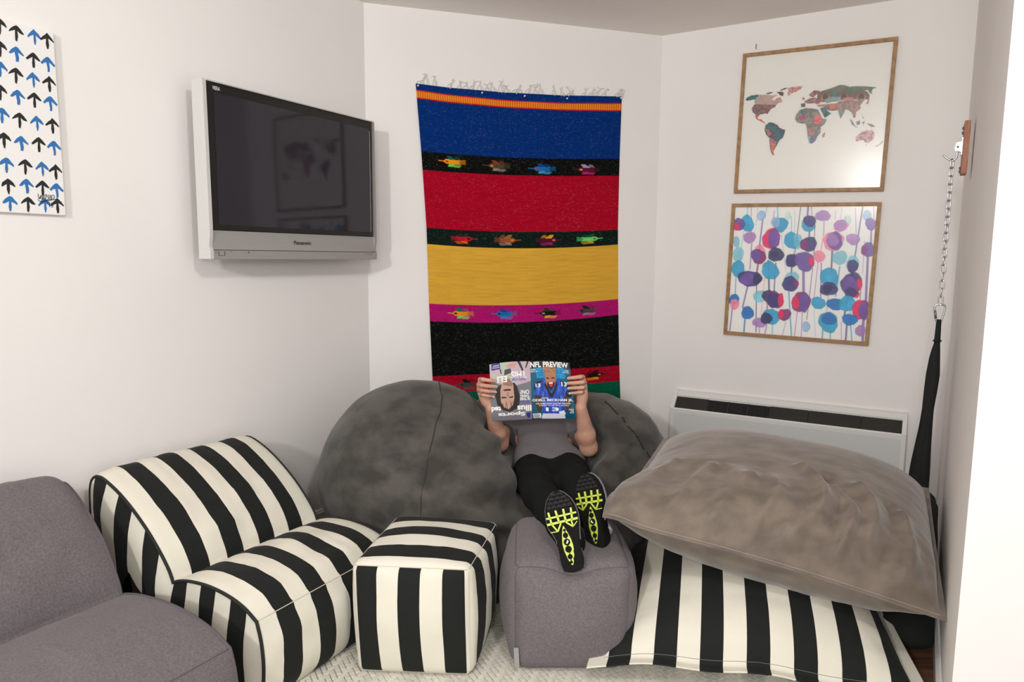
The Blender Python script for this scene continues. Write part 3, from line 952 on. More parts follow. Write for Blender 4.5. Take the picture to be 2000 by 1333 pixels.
BL = [(330, 235, 52, 70, 't'), (265, 240, 42, 55, 'p'), (240, 265, 25, 30, 'r'), (445, 170, 36, 42, 'lb'), (600, 245, 65, 58, 't'), (560, 225, 40, 40, 'lb'), (825, 250, 58, 52, 't'), (838, 215, 50, 50, 'dp'), (945, 172, 60, 48, 'lp'), (1090, 255, 60, 50, 'pk'), (1090, 250, 55, 46, 'lp'), (1305, 170, 40, 42, 'lb'), (1335, 240, 48, 50, 'p'), (1150, 205, 28, 40, 'g'), (660, 170, 25, 35, 'g'),
      (348, 350, 50, 50, 'lp'), (525, 360, 75, 85, 'r'), (545, 360, 50, 75, 'p'), (240, 385, 30, 45, 'lt'), (690, 375, 62, 70, 't'), (740, 380, 35, 70, 'lt'), (828, 405, 65, 65, 'dp'), (790, 410, 30, 40, 'm'), (1030, 380, 90, 75, 'pk'), (1040, 378, 68, 72, 'p'), (1022, 370, 50, 55, 'lp'), (1190, 365, 55, 50, 'lp'), (1310, 450, 52, 65, 'p'), (1280, 455, 25, 35, 'm'),
      (255, 490, 48, 60, 'lt'), (430, 490, 55, 75, 'pk'), (420, 505, 62, 60, 'm'), (400, 495, 40, 50, 'p'), (562, 490, 62, 62, 'd'), (550, 490, 30, 28, 'd'), (695, 540, 48, 52, 'd'), (680, 540, 45, 50, 'dp'), (795, 545, 85, 78, 'p'), (850, 545, 22, 40, 'r'), (915, 505, 45, 52, 'pk'), (1080, 515, 60, 62, 'lt'), (1185, 560, 55, 60, 'lt'), (1185, 585, 50, 52, 'dp'),
      (255, 610, 58, 70, 't'), (515, 620, 70, 75, 't'), (350, 685, 95, 68, 'dp'), (330, 690, 60, 55, 'p'), (408, 690, 36, 42, 'd'), (690, 690, 62, 60, 'lt'), (675, 730, 68, 60, 'dp'), (725, 725, 22, 30, 'm'), (995, 680, 72, 90, 't'), (990, 770, 70, 60, 'dp'), (980, 770, 40, 36, 'd'), (1175, 725, 92, 85, 'dp'), (1160, 740, 70, 70, 'p'), (1240, 730, 24, 45, 'r'), (1195, 805, 45, 40, 'r'), (1170, 800, 50, 45, 'dp'),
      (430, 830, 52, 52, 'lt'), (220, 855, 45, 42, 'b'), (225, 895, 40, 42, 'pk'), (500, 830, 55, 50, 'd'), (550, 860, 70, 72, 'm'), (545, 860, 55, 65, 'dp'), (600, 860, 22, 60, 'r'), (765, 875, 78, 82, 'm'), (790, 880, 45, 75, 'p'), (720, 880, 35, 50, 'r'), (905, 885, 60, 50, 't'), (1040, 895, 65, 52, 'b'), (1140, 890, 65, 70, 't'), (1250, 935, 75, 80, 'r'), (1275, 945, 45, 75, 'p'),
      (330, 965, 55, 50, 'b'), (525, 995, 72, 62, 't'), (425, 1045, 55, 42, 'lp'), (482, 1010, 45, 50, 'd'), (630, 980, 52, 50, 'm'), (600, 975, 25, 38, 'r'), (805, 1078, 36, 42, 'lb'), (985, 1040, 82, 82, 't'), (990, 1015, 60, 50, 'b'), (1160, 1020, 62, 50, 'b'), (1245, 1110, 42, 50, 'lp')]
for i, (x, y, rx, ry, c) in enumerate(BL):
    th = np.linspace(0, 2 * np.pi, 40, endpoint=False)
    wob = 1 + 0.07 * np.sin(th * 2 + i) + 0.05 * np.sin(th * 3 + 2.3 * i) + 0.03 * np.sin(th * 7 + i)
    P = hw(np.c_[x + rx * wob * np.cos(th), y + ry * wob * np.sin(th)])
    m = wc.inside(P)
    c0 = np.array(lin(Bc[c]))
    ctr = P.mean(0)
    P2 = ctr + (P - ctr) * 0.90
    m2 = wc.inside(P2)
    n = fbm(wc.X / 22 + i, wc.Y / 22, i * .7)
    al = {'lt': .6, 'lb': .65, 'pk': .7, 'lp': .75, 'g': .35}.get(c, .86)
    wc.put(m, c0 * .72, al)
    wc.put(m2, c0, al * .8)
    wc.put(m2 * np.clip((n - .5) * 4, 0, 1), np.minimum(c0 * 1.6 + .01, 1), .35)
gm = wc.c.mean(-1, keepdims=True)
wc.c = np.clip(gm + (wc.c - gm) * 1.22, 0.004, 1)
framed([(-0.488, 1.836), (-1.311, 1.82), (-1.29, 1.005), (-0.468, 1.021)], wc, 'lower wood framed print of purple and blue watercolour drops')
# small hook left in the wall above the map
m_steel = material('bright_steel', lin((205, 206, 205)), 0.25, metal=1.0)
m_grey_metal = material('dull_grey_metal', lin((130, 128, 124)), 0.4, metal=0.7)
c = B + dR * -0.582 + ZUP * 2.758
v, f = merge([tube(spline([c + ZUP * 0.014, c + nR * .008 + ZUP * .006, c + nR * .012 - ZUP * .006, c + nR * .007 - ZUP * .013], 4), 0.0022, 6), tube([c + ZUP * .012, c + ZUP * .012 + nR * .009], 0.003, 6)])
tag(obj('wall_hook', mesh(v, f), m_grey_metal), 'tiny bare metal hook on the wall above the framed world map', 'hook')

# ------------------------------------------------------------------ wall heater
m_heater = material('white_heater_enamel', lin((226, 226, 222)), 0.35)
m_heater_front = material('white_heater_front', lin((214, 215, 213)), 0.35)
m_grille = material('black_grille', lin((34, 34, 30)), 0.5)
m_grille_slot = material('black_slot', lin((12, 13, 12)), 0.6)
ht = thing('wall_heater', 'white panel heater with black sloping top grille on the right wall', 'heater', tuple(B + dR * -0.85 + ZUP * 0.02))
HA0, HA1, HD, HZ = -0.178, -1.515, 0.125, 0.635


def rp(a, o, z): return B + dR * a + nR * o + ZUP * z


def rext(a0, a1, prof):
    return extrude_poly(B + dR * a0, nR, ZUP, -dR, prof, 0, abs(a1 - a0))


v, f = rext(HA0 - .022, HA1 + .022, [(0.0, 0.06), (HD - .012, 0.06), (HD - .012, 0.50), (0.035, 0.592), (0.0, 0.592)])
obj('casing', mesh(v, f, False), m_heater, ht)
v, f = rext(HA0 - .022, HA1 + .022, [(HD - .012, 0.05), (HD, 0.05), (HD, 0.525), (HD - .006, 0.532), (HD - .012, 0.528)])
obj('front_panel', mesh(v, f, False), m_heater_front, ht)
v, f = rext(HA0 - .022, HA1 + .022, [(HD - .014, 0.502), (HD + .001, 0.502), (HD + .001, 0.526), (HD - .006, 0.534), (HD - .014, 0.530)])
obj('front_lip', mesh(v, f, False), m_heater, ht)
v, f = rext(HA0 - .022, HA1 + .022, [(0.0, 0.592), (0.050, 0.592), (0.052, 0.606), (0.040, 0.618), (0.030, 0.630), (0.0, HZ)])
obj('top_rail', mesh(v, f, False), m_heater, ht)
for a0 in (HA0, HA1 + .022):
    v, f = rext(a0, a0 - .022, [(0.0, 0.03), (HD + .002, 0.03), (HD + .002, 0.532), (0.042, 0.628), (0.030, HZ + .002), (0.0, HZ + .002)])
    obj('end_cap', mesh(v, f, False), m_heater, ht)
# sloping grille plane between the front lip and the top rail
g0, g1 = V(HD - .010, 0.530), V(0.048, 0.604)
gd = g1 - g0
gn = unit(V(gd[1], -gd[0])) * -1
gn = gn if gn[1] > 0 else -gn


def gpt(a, t, h):
    q = g0 + gd * t + gn * h
    return rp(a, q[0], q[1])


def gbox(a0, a1, t0, t1, h0, h1):
    vv = [gpt(a, t, h) for h in (h0, h1) for t in (t0, t1) for a in (a0, a1)]
    return np.array(vv), [(0, 1, 3, 2), (4, 6, 7, 5), (0, 4, 5, 1), (2, 3, 7, 6), (0, 2, 6, 4), (1, 5, 7, 3)]


segs = [(-0.20, -0.405, 'cover_plate'), (-0.405, -0.53, 'louvre_panel'), (-0.535, -0.65, 'louvre_panel'), (-0.655, -0.785, 'louvre_panel'), (-0.785, -1.0, 'cover_plate'), (-1.003, -1.282, 'cover_plate'), (-1.285, -1.493, 'cover_plate')]
v, f = gbox(-0.20, -1.493, 0, 1, -.016, -.0125)
obj('grille_backing', mesh(v, f, False), m_grille_slot, ht)
for a0, a1, nm in segs:
    v, f = gbox(a0, a1, 0, 1, -.012, -.004 if nm == 'cover_plate' else -.009)
    o = obj(nm, mesh(v, f, False), m_grille if nm == 'cover_plate' else m_grille_slot, ht)
    if nm == 'louvre_panel':
        ps = []
        for k in range(9):
            t = 0.06 + 0.1 * k
            ps.append(gbox(a0 - .004, a1 + .004, t, t + .035, -.009, -.005))
        for k in (0, 1, 2, 3):
            a = a0 + (a1 - a0) * k / 3
            ps.append(gbox(a - .0012, a + .0012, 0, 1, -.009, -.0042))
        v, f = merge(ps)
        obj('louvre_slats', mesh(v, f, False), m_grille, o)
v, f = merge([gbox(-.4075, -.4025, 0, 1, -.009, -.0038), gbox(-.535, -.53, 0, 1, -.009, -.0038), gbox(-.655, -.65, 0, 1, -.009, -.0038), gbox(-.788, -.782, 0, 1, -.009, -.0038)])
obj('grille_bars', mesh(v, f, False), m_grille, ht)

# ------------------------------------------------------------------ hanging chair hardware on the side wall
SD = -dL         # along the side wall towards the camera
SN = -nL         # out of the side wall into the room
HK = V(1.977, 3.10, 0)


def sp_(a, o, z): return HK + SD * a + SN * o + ZUP * z


m_block = material('reddish_wood_block', lin((176, 120, 92)), 0.6, color2=lin((150, 96, 74)), nscale=14, stretch=(6, 6, 1))
bl = thing('mounting_block', 'reddish wooden mounting block with a steel swing hook high on the side wall', 'bracket', tuple(sp_(0, 0, 1.87)))
v, f = frame_box(HK, SD, SN, ZUP, -0.05, 0.05, 0.0, 0.022, 1.872, 2.095, 0.002)
obj('wood_plate', mesh(v, f, False), m_block, bl)
v, f = frame_box(HK, SD, SN, ZUP, -0.022, 0.022, 0.022, 0.027, 1.955, 2.03, 0.001)
br = obj('bracket_plate', mesh(v, f, False), m_steel, bl)
for s in (-0.014, 0.014):
    pr = [(0.025, 1.968), (0.046, 1.975), (0.05, 1.99), (0.046, 2.008), (0.025, 2.012)]
    v, f = extrude_poly(HK + SD * (s - .002), SN, ZUP, SD, pr, 0, 0.004)
    obj('bracket_ear', mesh(v, f, False), m_steel, br)
for z in (2.07, 2.05, 1.90, 1.885):
    c = sp_(0.0, 0.021, z)
    v, f = tube([c, c + SN * .006, c + SN * .008], [0.007, 0.007, 0.004], 8)
    obj('screw', mesh(v, f, False), m_grey_metal, bl)
v, f = tube([sp_(-.02, .04, 1.99), sp_(.02, .04, 1.99)], 0.005, 8)
obj('pivot_pin', mesh(v, f), m_grey_metal, br)
hook_pts = [sp_(0, .040, 1.995), sp_(0, .040, 1.965), sp_(0, .042, 1.945), sp_(0, .056, 1.934), sp_(0, .072, 1.942), sp_(0, .092, 1.960)]
v, f = tube(spline(hook_pts, 6), 0.0042, 8)
obj('swing_hook', mesh(v, f), m_steel, bl)

CH0 = sp_(0, .056, 0)
ch = thing('steel_chain', 'bright steel chain hanging from the wooden block on the side wall', 'chain', tuple(CH0 + ZUP * 1.29))
LW, LL, LR = 0.0088, 0.0205, 0.0031     # half width, half length, wire radius


def link_mesh():
    pts = []
    s = LL - LW
    for a in np.linspace(0, np.pi, 9): pts.append((LW * math.cos(a), 0, s + LW * math.sin(a)))
    for a in np.linspace(np.pi, 2 * np.pi, 9): pts.append((LW * math.cos(a), 0, -s + LW * math.sin(a)))
    v, f = tube(pts, LR, 7, closed=True)
    return mesh(v, f)


lm = link_mesh()
lm.materials.append(m_steel)
pitch = 2 * LL - 2 * LR + 0.0006
nl = int((1.938 - 1.285) / pitch)
ztop = 1.934 + .004 - LL + LR
for k in range(nl):
    o = bpy.data.objects.new('chain_link', lm)
    COL.objects.link(o)
    o.parent = ch
    z = ztop - k * pitch
    o.location = Vector(CH0 + ZUP * z) - ch.location
    tw = max(0, (k - 6)) * 0.06
    o.rotation_euler = (0, 0, math.radians(20) + (k % 2) * math.pi / 2 + min(tw, 0.7))
zb = ztop - (nl - 1) * pitch - LL
car = spline([(0, 0, 0.0), (.014, 0, -.006), (.0155, 0, -.022), (.009, 0, -.060), (.006, 0, -.072), (0, 0, -.077), (-.006, 0, -.072), (-.010, 0, -.060), (-.0165, 0, -.022), (-.014, 0, -.006), (0, 0, 0)], 5)[:-1]
Mz = np.array(Matrix.Rotation(math.radians(-25), 3, 'Z'))
v, f = tube(car @ Mz.T * np.array([1.25, 1.25, 1.15]) + CH0 + ZUP * (zb + LR * 1.6), 0.0042, 8, closed=True)
cb = thing('carabiner', 'pear shaped steel carabiner at the lower end of the chain', 'carabiner', tuple(CH0 + ZUP * (zb - .08)))
obj('snap_hook_body', mesh(v, f), m_steel, cb)
gz = zb + LR * 1.6
v, f = tube([CH0 + Mz @ V(-.0185, 0, -.030) + ZUP * gz, CH0 + Mz @ V(-.013, 0, -.066) + ZUP * gz], 0.0052, 8)
obj('snap_gate', mesh(v, f), m_grey_metal, cb)

m_black_cloth = material('black_cotton_cord', lin((20, 22, 20)), 0.9, bump=0.3, bscale=200)
zc = gz - 0.082
hb = thing('hammock_chair', 'folded black rope hammock chair hanging from the carabiner beside the side wall', 'hammock', tuple(CH0 + ZUP * 0.45))
prof = [(0.010, zc + .012, 0), (0.011, zc - .03, 0), (0.012, zc - .07, 0.0), (0.0125, zc - .085, 0.0), (0.012, zc - .10, 0.0), (0.020, zc - .16, 0.004), (0.026, zc - .24, 0.006), (0.025, zc - .32, 0.010), (0.022, zc - .40, 0.014), (0.024, zc - .48, 0.017), (0.030, zc - .58, 0.022), (0.036, zc - .68, 0.026), (0.040, zc - .82, 0.03)]
pts = np.array([CH0 + SN * x + ZUP * z for r, z, x in prof])
seg = 22
rad = np.array([p[0] for p in prof])
ptsS = spline(pts, 5)
radS = np.interp(np.linspace(0, 1, len(ptsS)), np.linspace(0, 1, len(rad)), rad)
v, f = tube(ptsS, radS, seg)
vv = v.reshape(-1, seg, 3) if len(v) == len(ptsS) * seg else v[:len(ptsS) * seg].reshape(-1, seg, 3)
cen = ptsS[:, None, :]
fold = 1 + 0.16 * np.sin(np.arange(seg) * 2 * np.pi / seg * 6 + np.linspace(0, 2, len(ptsS))[:, None]) * np.linspace(0.1, 1, len(ptsS))[:, None]
vv = cen + (vv - cen) * fold[..., None]
obj('folded_seat', mesh(vv.reshape(-1, 3), f), m_black_cloth, hb)
c = CH0 + ZUP * (zc - .085)
a = np.linspace(0, 2 * np.pi, 14, endpoint=False)
v, f = tube([c + V(math.cos(t), math.sin(t), 0) * .0145 for t in a], 0.004, 6, closed=True)
obj('cord_wrap', mesh(v, f), m_black_cloth, hb)
for k in range(16):
    an = k * 0.7
    x0, y0 = 0.020 * math.cos(an), 0.020 * math.sin(an)
    p = spline([CH0 + SN * .014 + V(x0, y0, zc - .40), CH0 + SN * .022 + V(x0 * 1.6, y0 * 1.4, zc - .60), CH0 + SN * (.03 + .012 * math.cos(an)) + V(x0 * 2.1, y0 * 1.5, zc - .80)], 5)
    v, f = tube(p, 0.0022, 5)
    obj('cord', mesh(v, f), m_black_cloth, hb)
hc = Field((1.38, 2.35, 0.0), (1.90, 3.55, 0.62), 0.012)
hc.ell((1.62, 2.86, .09), (.17, .32, .10))
hc.ell((1.58, 2.66, .06), (.13, .20, .07), None, .05)
hc.ell((1.76, 3.05, .26), (.14, .26, .16), None, .06)
hc.cone((1.70, 2.72, .30), (1.80, 2.93, .38), .05, .06, .05)
hc.cone((1.80, 2.93, .38), (1.89, 3.12, .42), .06, .05, .05)
sl, g = hc.all()
hc.a[sl] += ((fbm(g[0] * 9, g[1] * 9, g[2] * 9, 3) - .5) * .07).astype(np.float32)
hc.a[sl] = np.maximum(hc.a[sl], (.013 - g[2]).astype(np.float32))
hc.a[sl] = np.maximum(hc.a[sl], (.008 - ((g[0] - PIL[0]) * -nL[0] + (g[1] - PIL[1]) * -nL[1])).astype(np.float32))
v, f = hc.mesh()
obj('fallen_cloth', mesh(v, f), m_black_cloth, hb)
#@@PART3

# ------------------------------------------------------------------ cloth materials
m_suede = material('dark_grey_microsuede', lin((80, 76, 70)), 0.85, color2=lin((52, 49, 45)), nscale=6, ndetail=9, stretch=(1.2, 1.2, 1.6), mixlo=.40, mixhi=.60, bump=0.35, bscale=45, sheen=0.18)
m_suede_seam = material('dark_seam_thread', lin((52, 50, 48)), 0.9)
m_velvet = material('taupe_velvet', lin((122, 109, 97)), 0.7, color2=lin((99, 88, 77)), nscale=9, ndetail=8, stretch=(1, 2.2, 1), mixlo=.38, mixhi=.64, bump=0.25, bscale=140, sheen=0.35)
m_linen = material('grey_linen_weave', lin((114, 107, 109)), 0.9, color2=lin((97, 91, 93)), nscale=160, ndetail=3, mixlo=.35, mixhi=.65, bump=0.35, bscale=380, sheen=0.1)
m_linen_seam = material('grey_linen_seam', lin((92, 86, 90)), 0.9)
SW = 0.076
IVORY, JET = lin((224, 220, 205)), lin((28, 30, 28))
m_stripe_chair = stripe_material('striped_canvas_seat', SW, 0.0, IVORY, JET)
m_stripe_side = stripe_material('striped_canvas_side', SW, 0.030, IVORY, JET)
m_stripe_top = stripe_material('striped_canvas_pouf_top', SW, 0.026, IVORY, JET)
m_stripe_front = stripe_material('striped_canvas_pouf_front', SW, 0.056, IVORY, JET)
m_stripe_pillow = stripe_material('striped_canvas_pillow', 0.079, 0.013, IVORY, JET)
m_black_trim = material('black_piping', lin((30, 32, 29)), 0.85)
m_ivory_trim = material('ivory_seam', lin((205, 198, 182)), 0.85)

# ------------------------------------------------------------------ rug of plaited strips
m_rug = material('white_plaited_rug', lin((226, 222, 210)), 0.9, color2=lin((208, 203, 190)), nscale=60, bump=0.3, bscale=300)
m_rug_base = material('rug_backing', lin((170, 164, 150)), 0.9)
rg = thing('rug', 'white plaited rug on the floor under the poufs and chairs', 'rug', (-0.1, 2.3, 0.0))
v, f = frame_box(V(0, 0, 0), V(1, 0, 0), V(0, 1, 0), ZUP, -1.35, 1.22, 1.35, 2.86, 0.001, 0.006, 0.001)
obj('rug_backing', mesh(v, f, False), m_rug_base, rg)
w_ = 0.021


def strip_mesh(lx, ly):
    g = 0.0012
    v, f = frame_box(V(0, 0, 0), V(1, 0, 0), V(0, 1, 0), ZUP, -lx / 2 + g, lx / 2 - g, -ly / 2 + g, ly / 2 - g, 0.0, 0.0055, 0)
    v = v.copy()
    top = v[:, 2] > 0.003
    v[top, 0] *= 0.86 if lx < ly else 0.94
    v[top, 1] *= 0.86 if ly < lx else 0.94
    me = mesh(v, f, False)
    me.materials.append(m_rug)
    return me


sm_h, sm_v = strip_mesh(2 * w_, w_), strip_mesh(w_, 2 * w_)
ca, sa = math.cos(math.radians(28)), math.sin(math.radians(28))
rest, nstrip = [], 0
for r in range(-80, 160):
    for c in range(-110, 150):
        k = (c - r) % 4
        if k not in (0, 3): continue
        x, y = ((c + 1) * w_, (r + .5) * w_) if k == 0 else ((c + .5) * w_, (r + 1) * w_)
        X, Y = x * ca - y * sa - 0.2, x * sa + y * ca + 1.8
        if not (-1.33 < X < 1.2 and 1.37 < Y < 2.84): continue
        vis = (-0.80 < X < -0.54 and 2.20 < Y < 2.52 and Y > 2.27 + (X + .735) * 1.44 - .45 and Y < 2.30 + (X + .735) * 1.44 + .02) or (-0.15 < X < 0.03 and 2.26 < Y < 2.52) or (0.0 <= X < 0.5 and 2.25 < Y < 2.37)
        if vis and nstrip < 290:
            o = bpy.data.objects.new('rug_strip', sm_h if k == 0 else sm_v)
            COL.objects.link(o)
            o.parent = rg
            o.location = Vector((X, Y, 0.0055 + rng.uniform(0, .0012))) - rg.location
            o.rotation_euler = (0, 0, math.radians(28))
            nstrip += 1
        else:
            lx, ly = (w_, w_ / 2) if k == 0 else (w_ / 2, w_)
            q = [(-lx, -ly), (lx, -ly), (lx, ly), (-lx, ly)]
            lo = [(X + (a * ca - b * sa) * .97, Y + (a * sa + b * ca) * .97, 0.0058) for a, b in q]
            hi = [(X + (a * ca - b * sa) * .86, Y + (a * sa + b * ca) * .86, 0.0105) for a, b in q]
            rest.append((np.array(lo + hi), [(4, 5, 6, 7), (0, 1, 5, 4), (1, 2, 6, 5), (2, 3, 7, 6), (3, 0, 4, 7)]))
v, f = merge(rest)
tag(obj('rug_weave', mesh(v, f, False), m_rug, rg), kind='stuff')


# ------------------------------------------------------------------ loungers against the left wall
def resample(P, n):
    P = np.asarray(P, float)
    d = np.r_[0, np.cumsum(np.linalg.norm(np.diff(P, axis=0), axis=1))]
    t = np.linspace(0, d[-1], n)
    return np.c_[np.interp(t, d, P[:, 0]), np.interp(t, d, P[:, 1])]


def clear_pouf(P):
    """the cloth gives way where the cube pouf presses against it"""
    P = P.copy()
    lx = np.interp(P[..., 1], [2.318, 2.785], [-0.590, -0.520])
    m = (P[..., 1] > 2.25) & (P[..., 1] < 2.82)
    P[..., 0] = np.where(m, np.minimum(P[..., 0], lx), P[..., 0])
    return P


def lounger(name, label, F0, W, body_mat, side_mat, pipe_mat, seam_mat, seed, js=0.0, zs=1.0, cr=0.008):
    t = thing(name, label, 'chair', tuple(F0 + dL * W / 2 - nL * .45))
    seat = [(0.004, 0.012), (-0.018, 0.08), (-0.026, 0.17), (-0.018, 0.25), (0.0, 0.312)]
    top = [(0.0, 0.312), (0.06, 0.345), (0.14, 0.366), (0.24, 0.374), (0.34, 0.366), (0.405, 0.35), (0.432, 0.336)]
    back = [(0.432, 0.336), (0.448, 0.372), (0.49, 0.425), (0.56, 0.495), (0.64, 0.560), (0.72, 0.612), (0.79, 0.645), (0.845, 0.662), (0.885, 0.658), (0.912, 0.632), (0.925, 0.58), (0.93, 0.45), (0.932, 0.25), (0.92, 0.012)]
    prof = np.concatenate([resample(spline([(a, b, 0) for a, b in seat], 6)[:, :2], 16)[:-1], resample(spline([(a, b, 0) for a, b in top], 6)[:, :2], 26)[:-1], resample(spline([(a, b, 0) for a, b in back], 6)[:, :2], 60)])
    prof[:, 0] += js * np.interp(prof[:, 0], [0, .25, .432, .75, .93], [0, .35, 1, .3, 0])
    prof[:, 1] *= np.interp(prof[:, 1], [.36, .6], [1, zs])
    n = len(prof)
    nrm = np.gradient(prof, axis=0)
    nrm = np.c_[-nrm[:, 1], nrm[:, 0]]
    nrm /= np.linalg.norm(nrm, axis=1)[:, None]
    arc = np.r_[0, np.cumsum(np.linalg.norm(np.diff(prof, axis=0), axis=1))]
    damp = np.ones(n)
    jd = np.hypot(prof[:, 0] - .432 - js, prof[:, 1] - .336)
    damp *= np.clip(jd / 0.12, 0.0, 1)
    damp *= np.clip(np.hypot(prof[:, 0], prof[:, 1] - .312) / 0.07, 0.25, 1)
    damp *= np.clip(prof[:, 1] / 0.06, 0, 1)
    nw = 46
    w = np.linspace(0, 1, nw)
    crown = np.sin(np.pi * np.clip(w, 0.0, 1)) ** 0.6
    I, J = np.meshgrid(np.arange(n), np.arange(nw), indexing='ij')
    wr = (fbm(arc[I] * 9 + seed, w[J] * 5, seed) - .5) * 0.020 + (fbm(arc[I] * 5, w[J] * 26 + seed, seed + 2) - .5) * 0.007
    off = 0.024 * crown[J] * damp[I] + wr * damp[I] * np.clip(crown[J] * 1.4, 0, 1)
    d = prof[I, 0] + nrm[I, 0] * off
    z = np.maximum(prof[I, 1] + nrm[I, 1] * off, 0.0135)
    # top of the back sags a little between its corners
    z -= 0.012 * np.sin(np.pi * w[J]) * np.clip((prof[I, 1] - .5) / .15, 0, 1) * (prof[I, 0] > .6)
    wd = np.minimum(w[J], 1 - w[J]) * W
    z -= cr * np.clip(1 - wd / .06, 0, 1) ** 2 * np.clip((prof[I, 1] - .5) / .15, 0, 1)
    P = F0 + (w[J] * W)[..., None] * dL - d[..., None] * nL + z[..., None] * ZUP
    P = clear_pouf(P)
    obj('seat_and_back_cover', mesh(P.reshape(-1, 3), grid_faces(n, nw), attrs={'s': (w[J] * W).ravel()}), body_mat, t)
    # side panels
    spine = resample([(0.11, 0.14), (0.42, 0.15), (0.62, 0.30), (0.80, 0.52)], 40)
    near = np.array([spine[np.argmin(np.hypot(*(spine - p).T) + 0.15 * abs(np.linspace(0, 1, 40) - k / n))] for k, p in enumerate(prof)])
    ns = 12
    sv = np.linspace(0, 1, ns)
    for side in (0, 1):
        K, S = np.meshgrid(np.arange(n), np.arange(ns), indexing='ij')
        dd = prof[K, 0] * (1 - sv[S]) + near[K, 0] * sv[S]
        zz = prof[K, 1] * (1 - sv[S]) + near[K, 1] * sv[S]
        bul = 0.030 * np.sin(sv[S] * np.pi / 2) + (fbm(dd * 12 + side, zz * 8, seed) - .5) * 0.014 * np.clip(sv[S] * 3, 0, 1)
        ww = -bul if side == 0 else W + bul
        zz = zz - cr * (1 - sv[S]) * np.clip((prof[K, 1] - .5) / .15, 0, 1)
        P = F0 + ww[..., None] * dL - dd[..., None] * nL + zz[..., None] * ZUP
        P = clear_pouf(P)
        obj('side_panel', mesh(P.reshape(-1, 3), grid_faces(n, ns, flip=side == 0), attrs={'s': dd.ravel()}), side_mat, t)
        path = F0 + (0 if side == 0 else W) * dL - prof[:, :1] * nL + (np.maximum(prof[:, 1:], 0.0195) - cr * np.clip((prof[:, 1:] - .5) / .15, 0, 1)) * ZUP
        v, f = tube(clear_pouf(path), 0.0058, 8)
        obj('piping', mesh(v, f), pipe_mat, t)
    # base
    v, f = frame_box(F0, dL, -nL, ZUP, 0.01, W - .01, 0.01, 0.915, 0.0130, 0.02)
    obj('base_cloth', mesh(v, f, False), pipe_mat, t)
    # seam across the front edge of the seat
    k = 15
    sx = F0 + np.outer(w * W, dL) - np.outer(d[k], nL) + np.outer(z[k] + .0006, ZUP)
    v, f = tube(clear_pouf(sx), 0.0016, 6)
    obj('front_seam', mesh(v, f), seam_mat, t)
    return t


F0 = V(-0.845, 2.09, 0)
lounger('lounge_chair', 'black and white striped fabric lounge chair against the left wall', F0 + dL * 0.045, 0.69, m_stripe_chair, m_stripe_side, m_black_trim, m_ivory_trim, 1.0)
lounger('lounge_chair', 'plain grey fabric lounge chair at the left edge of the room', F0 - dL * 0.845 + nL * 0.055, 0.745, m_linen, m_linen, m_linen_seam, m_linen_seam, 5.0, js=.125, zs=1.075, cr=.035)


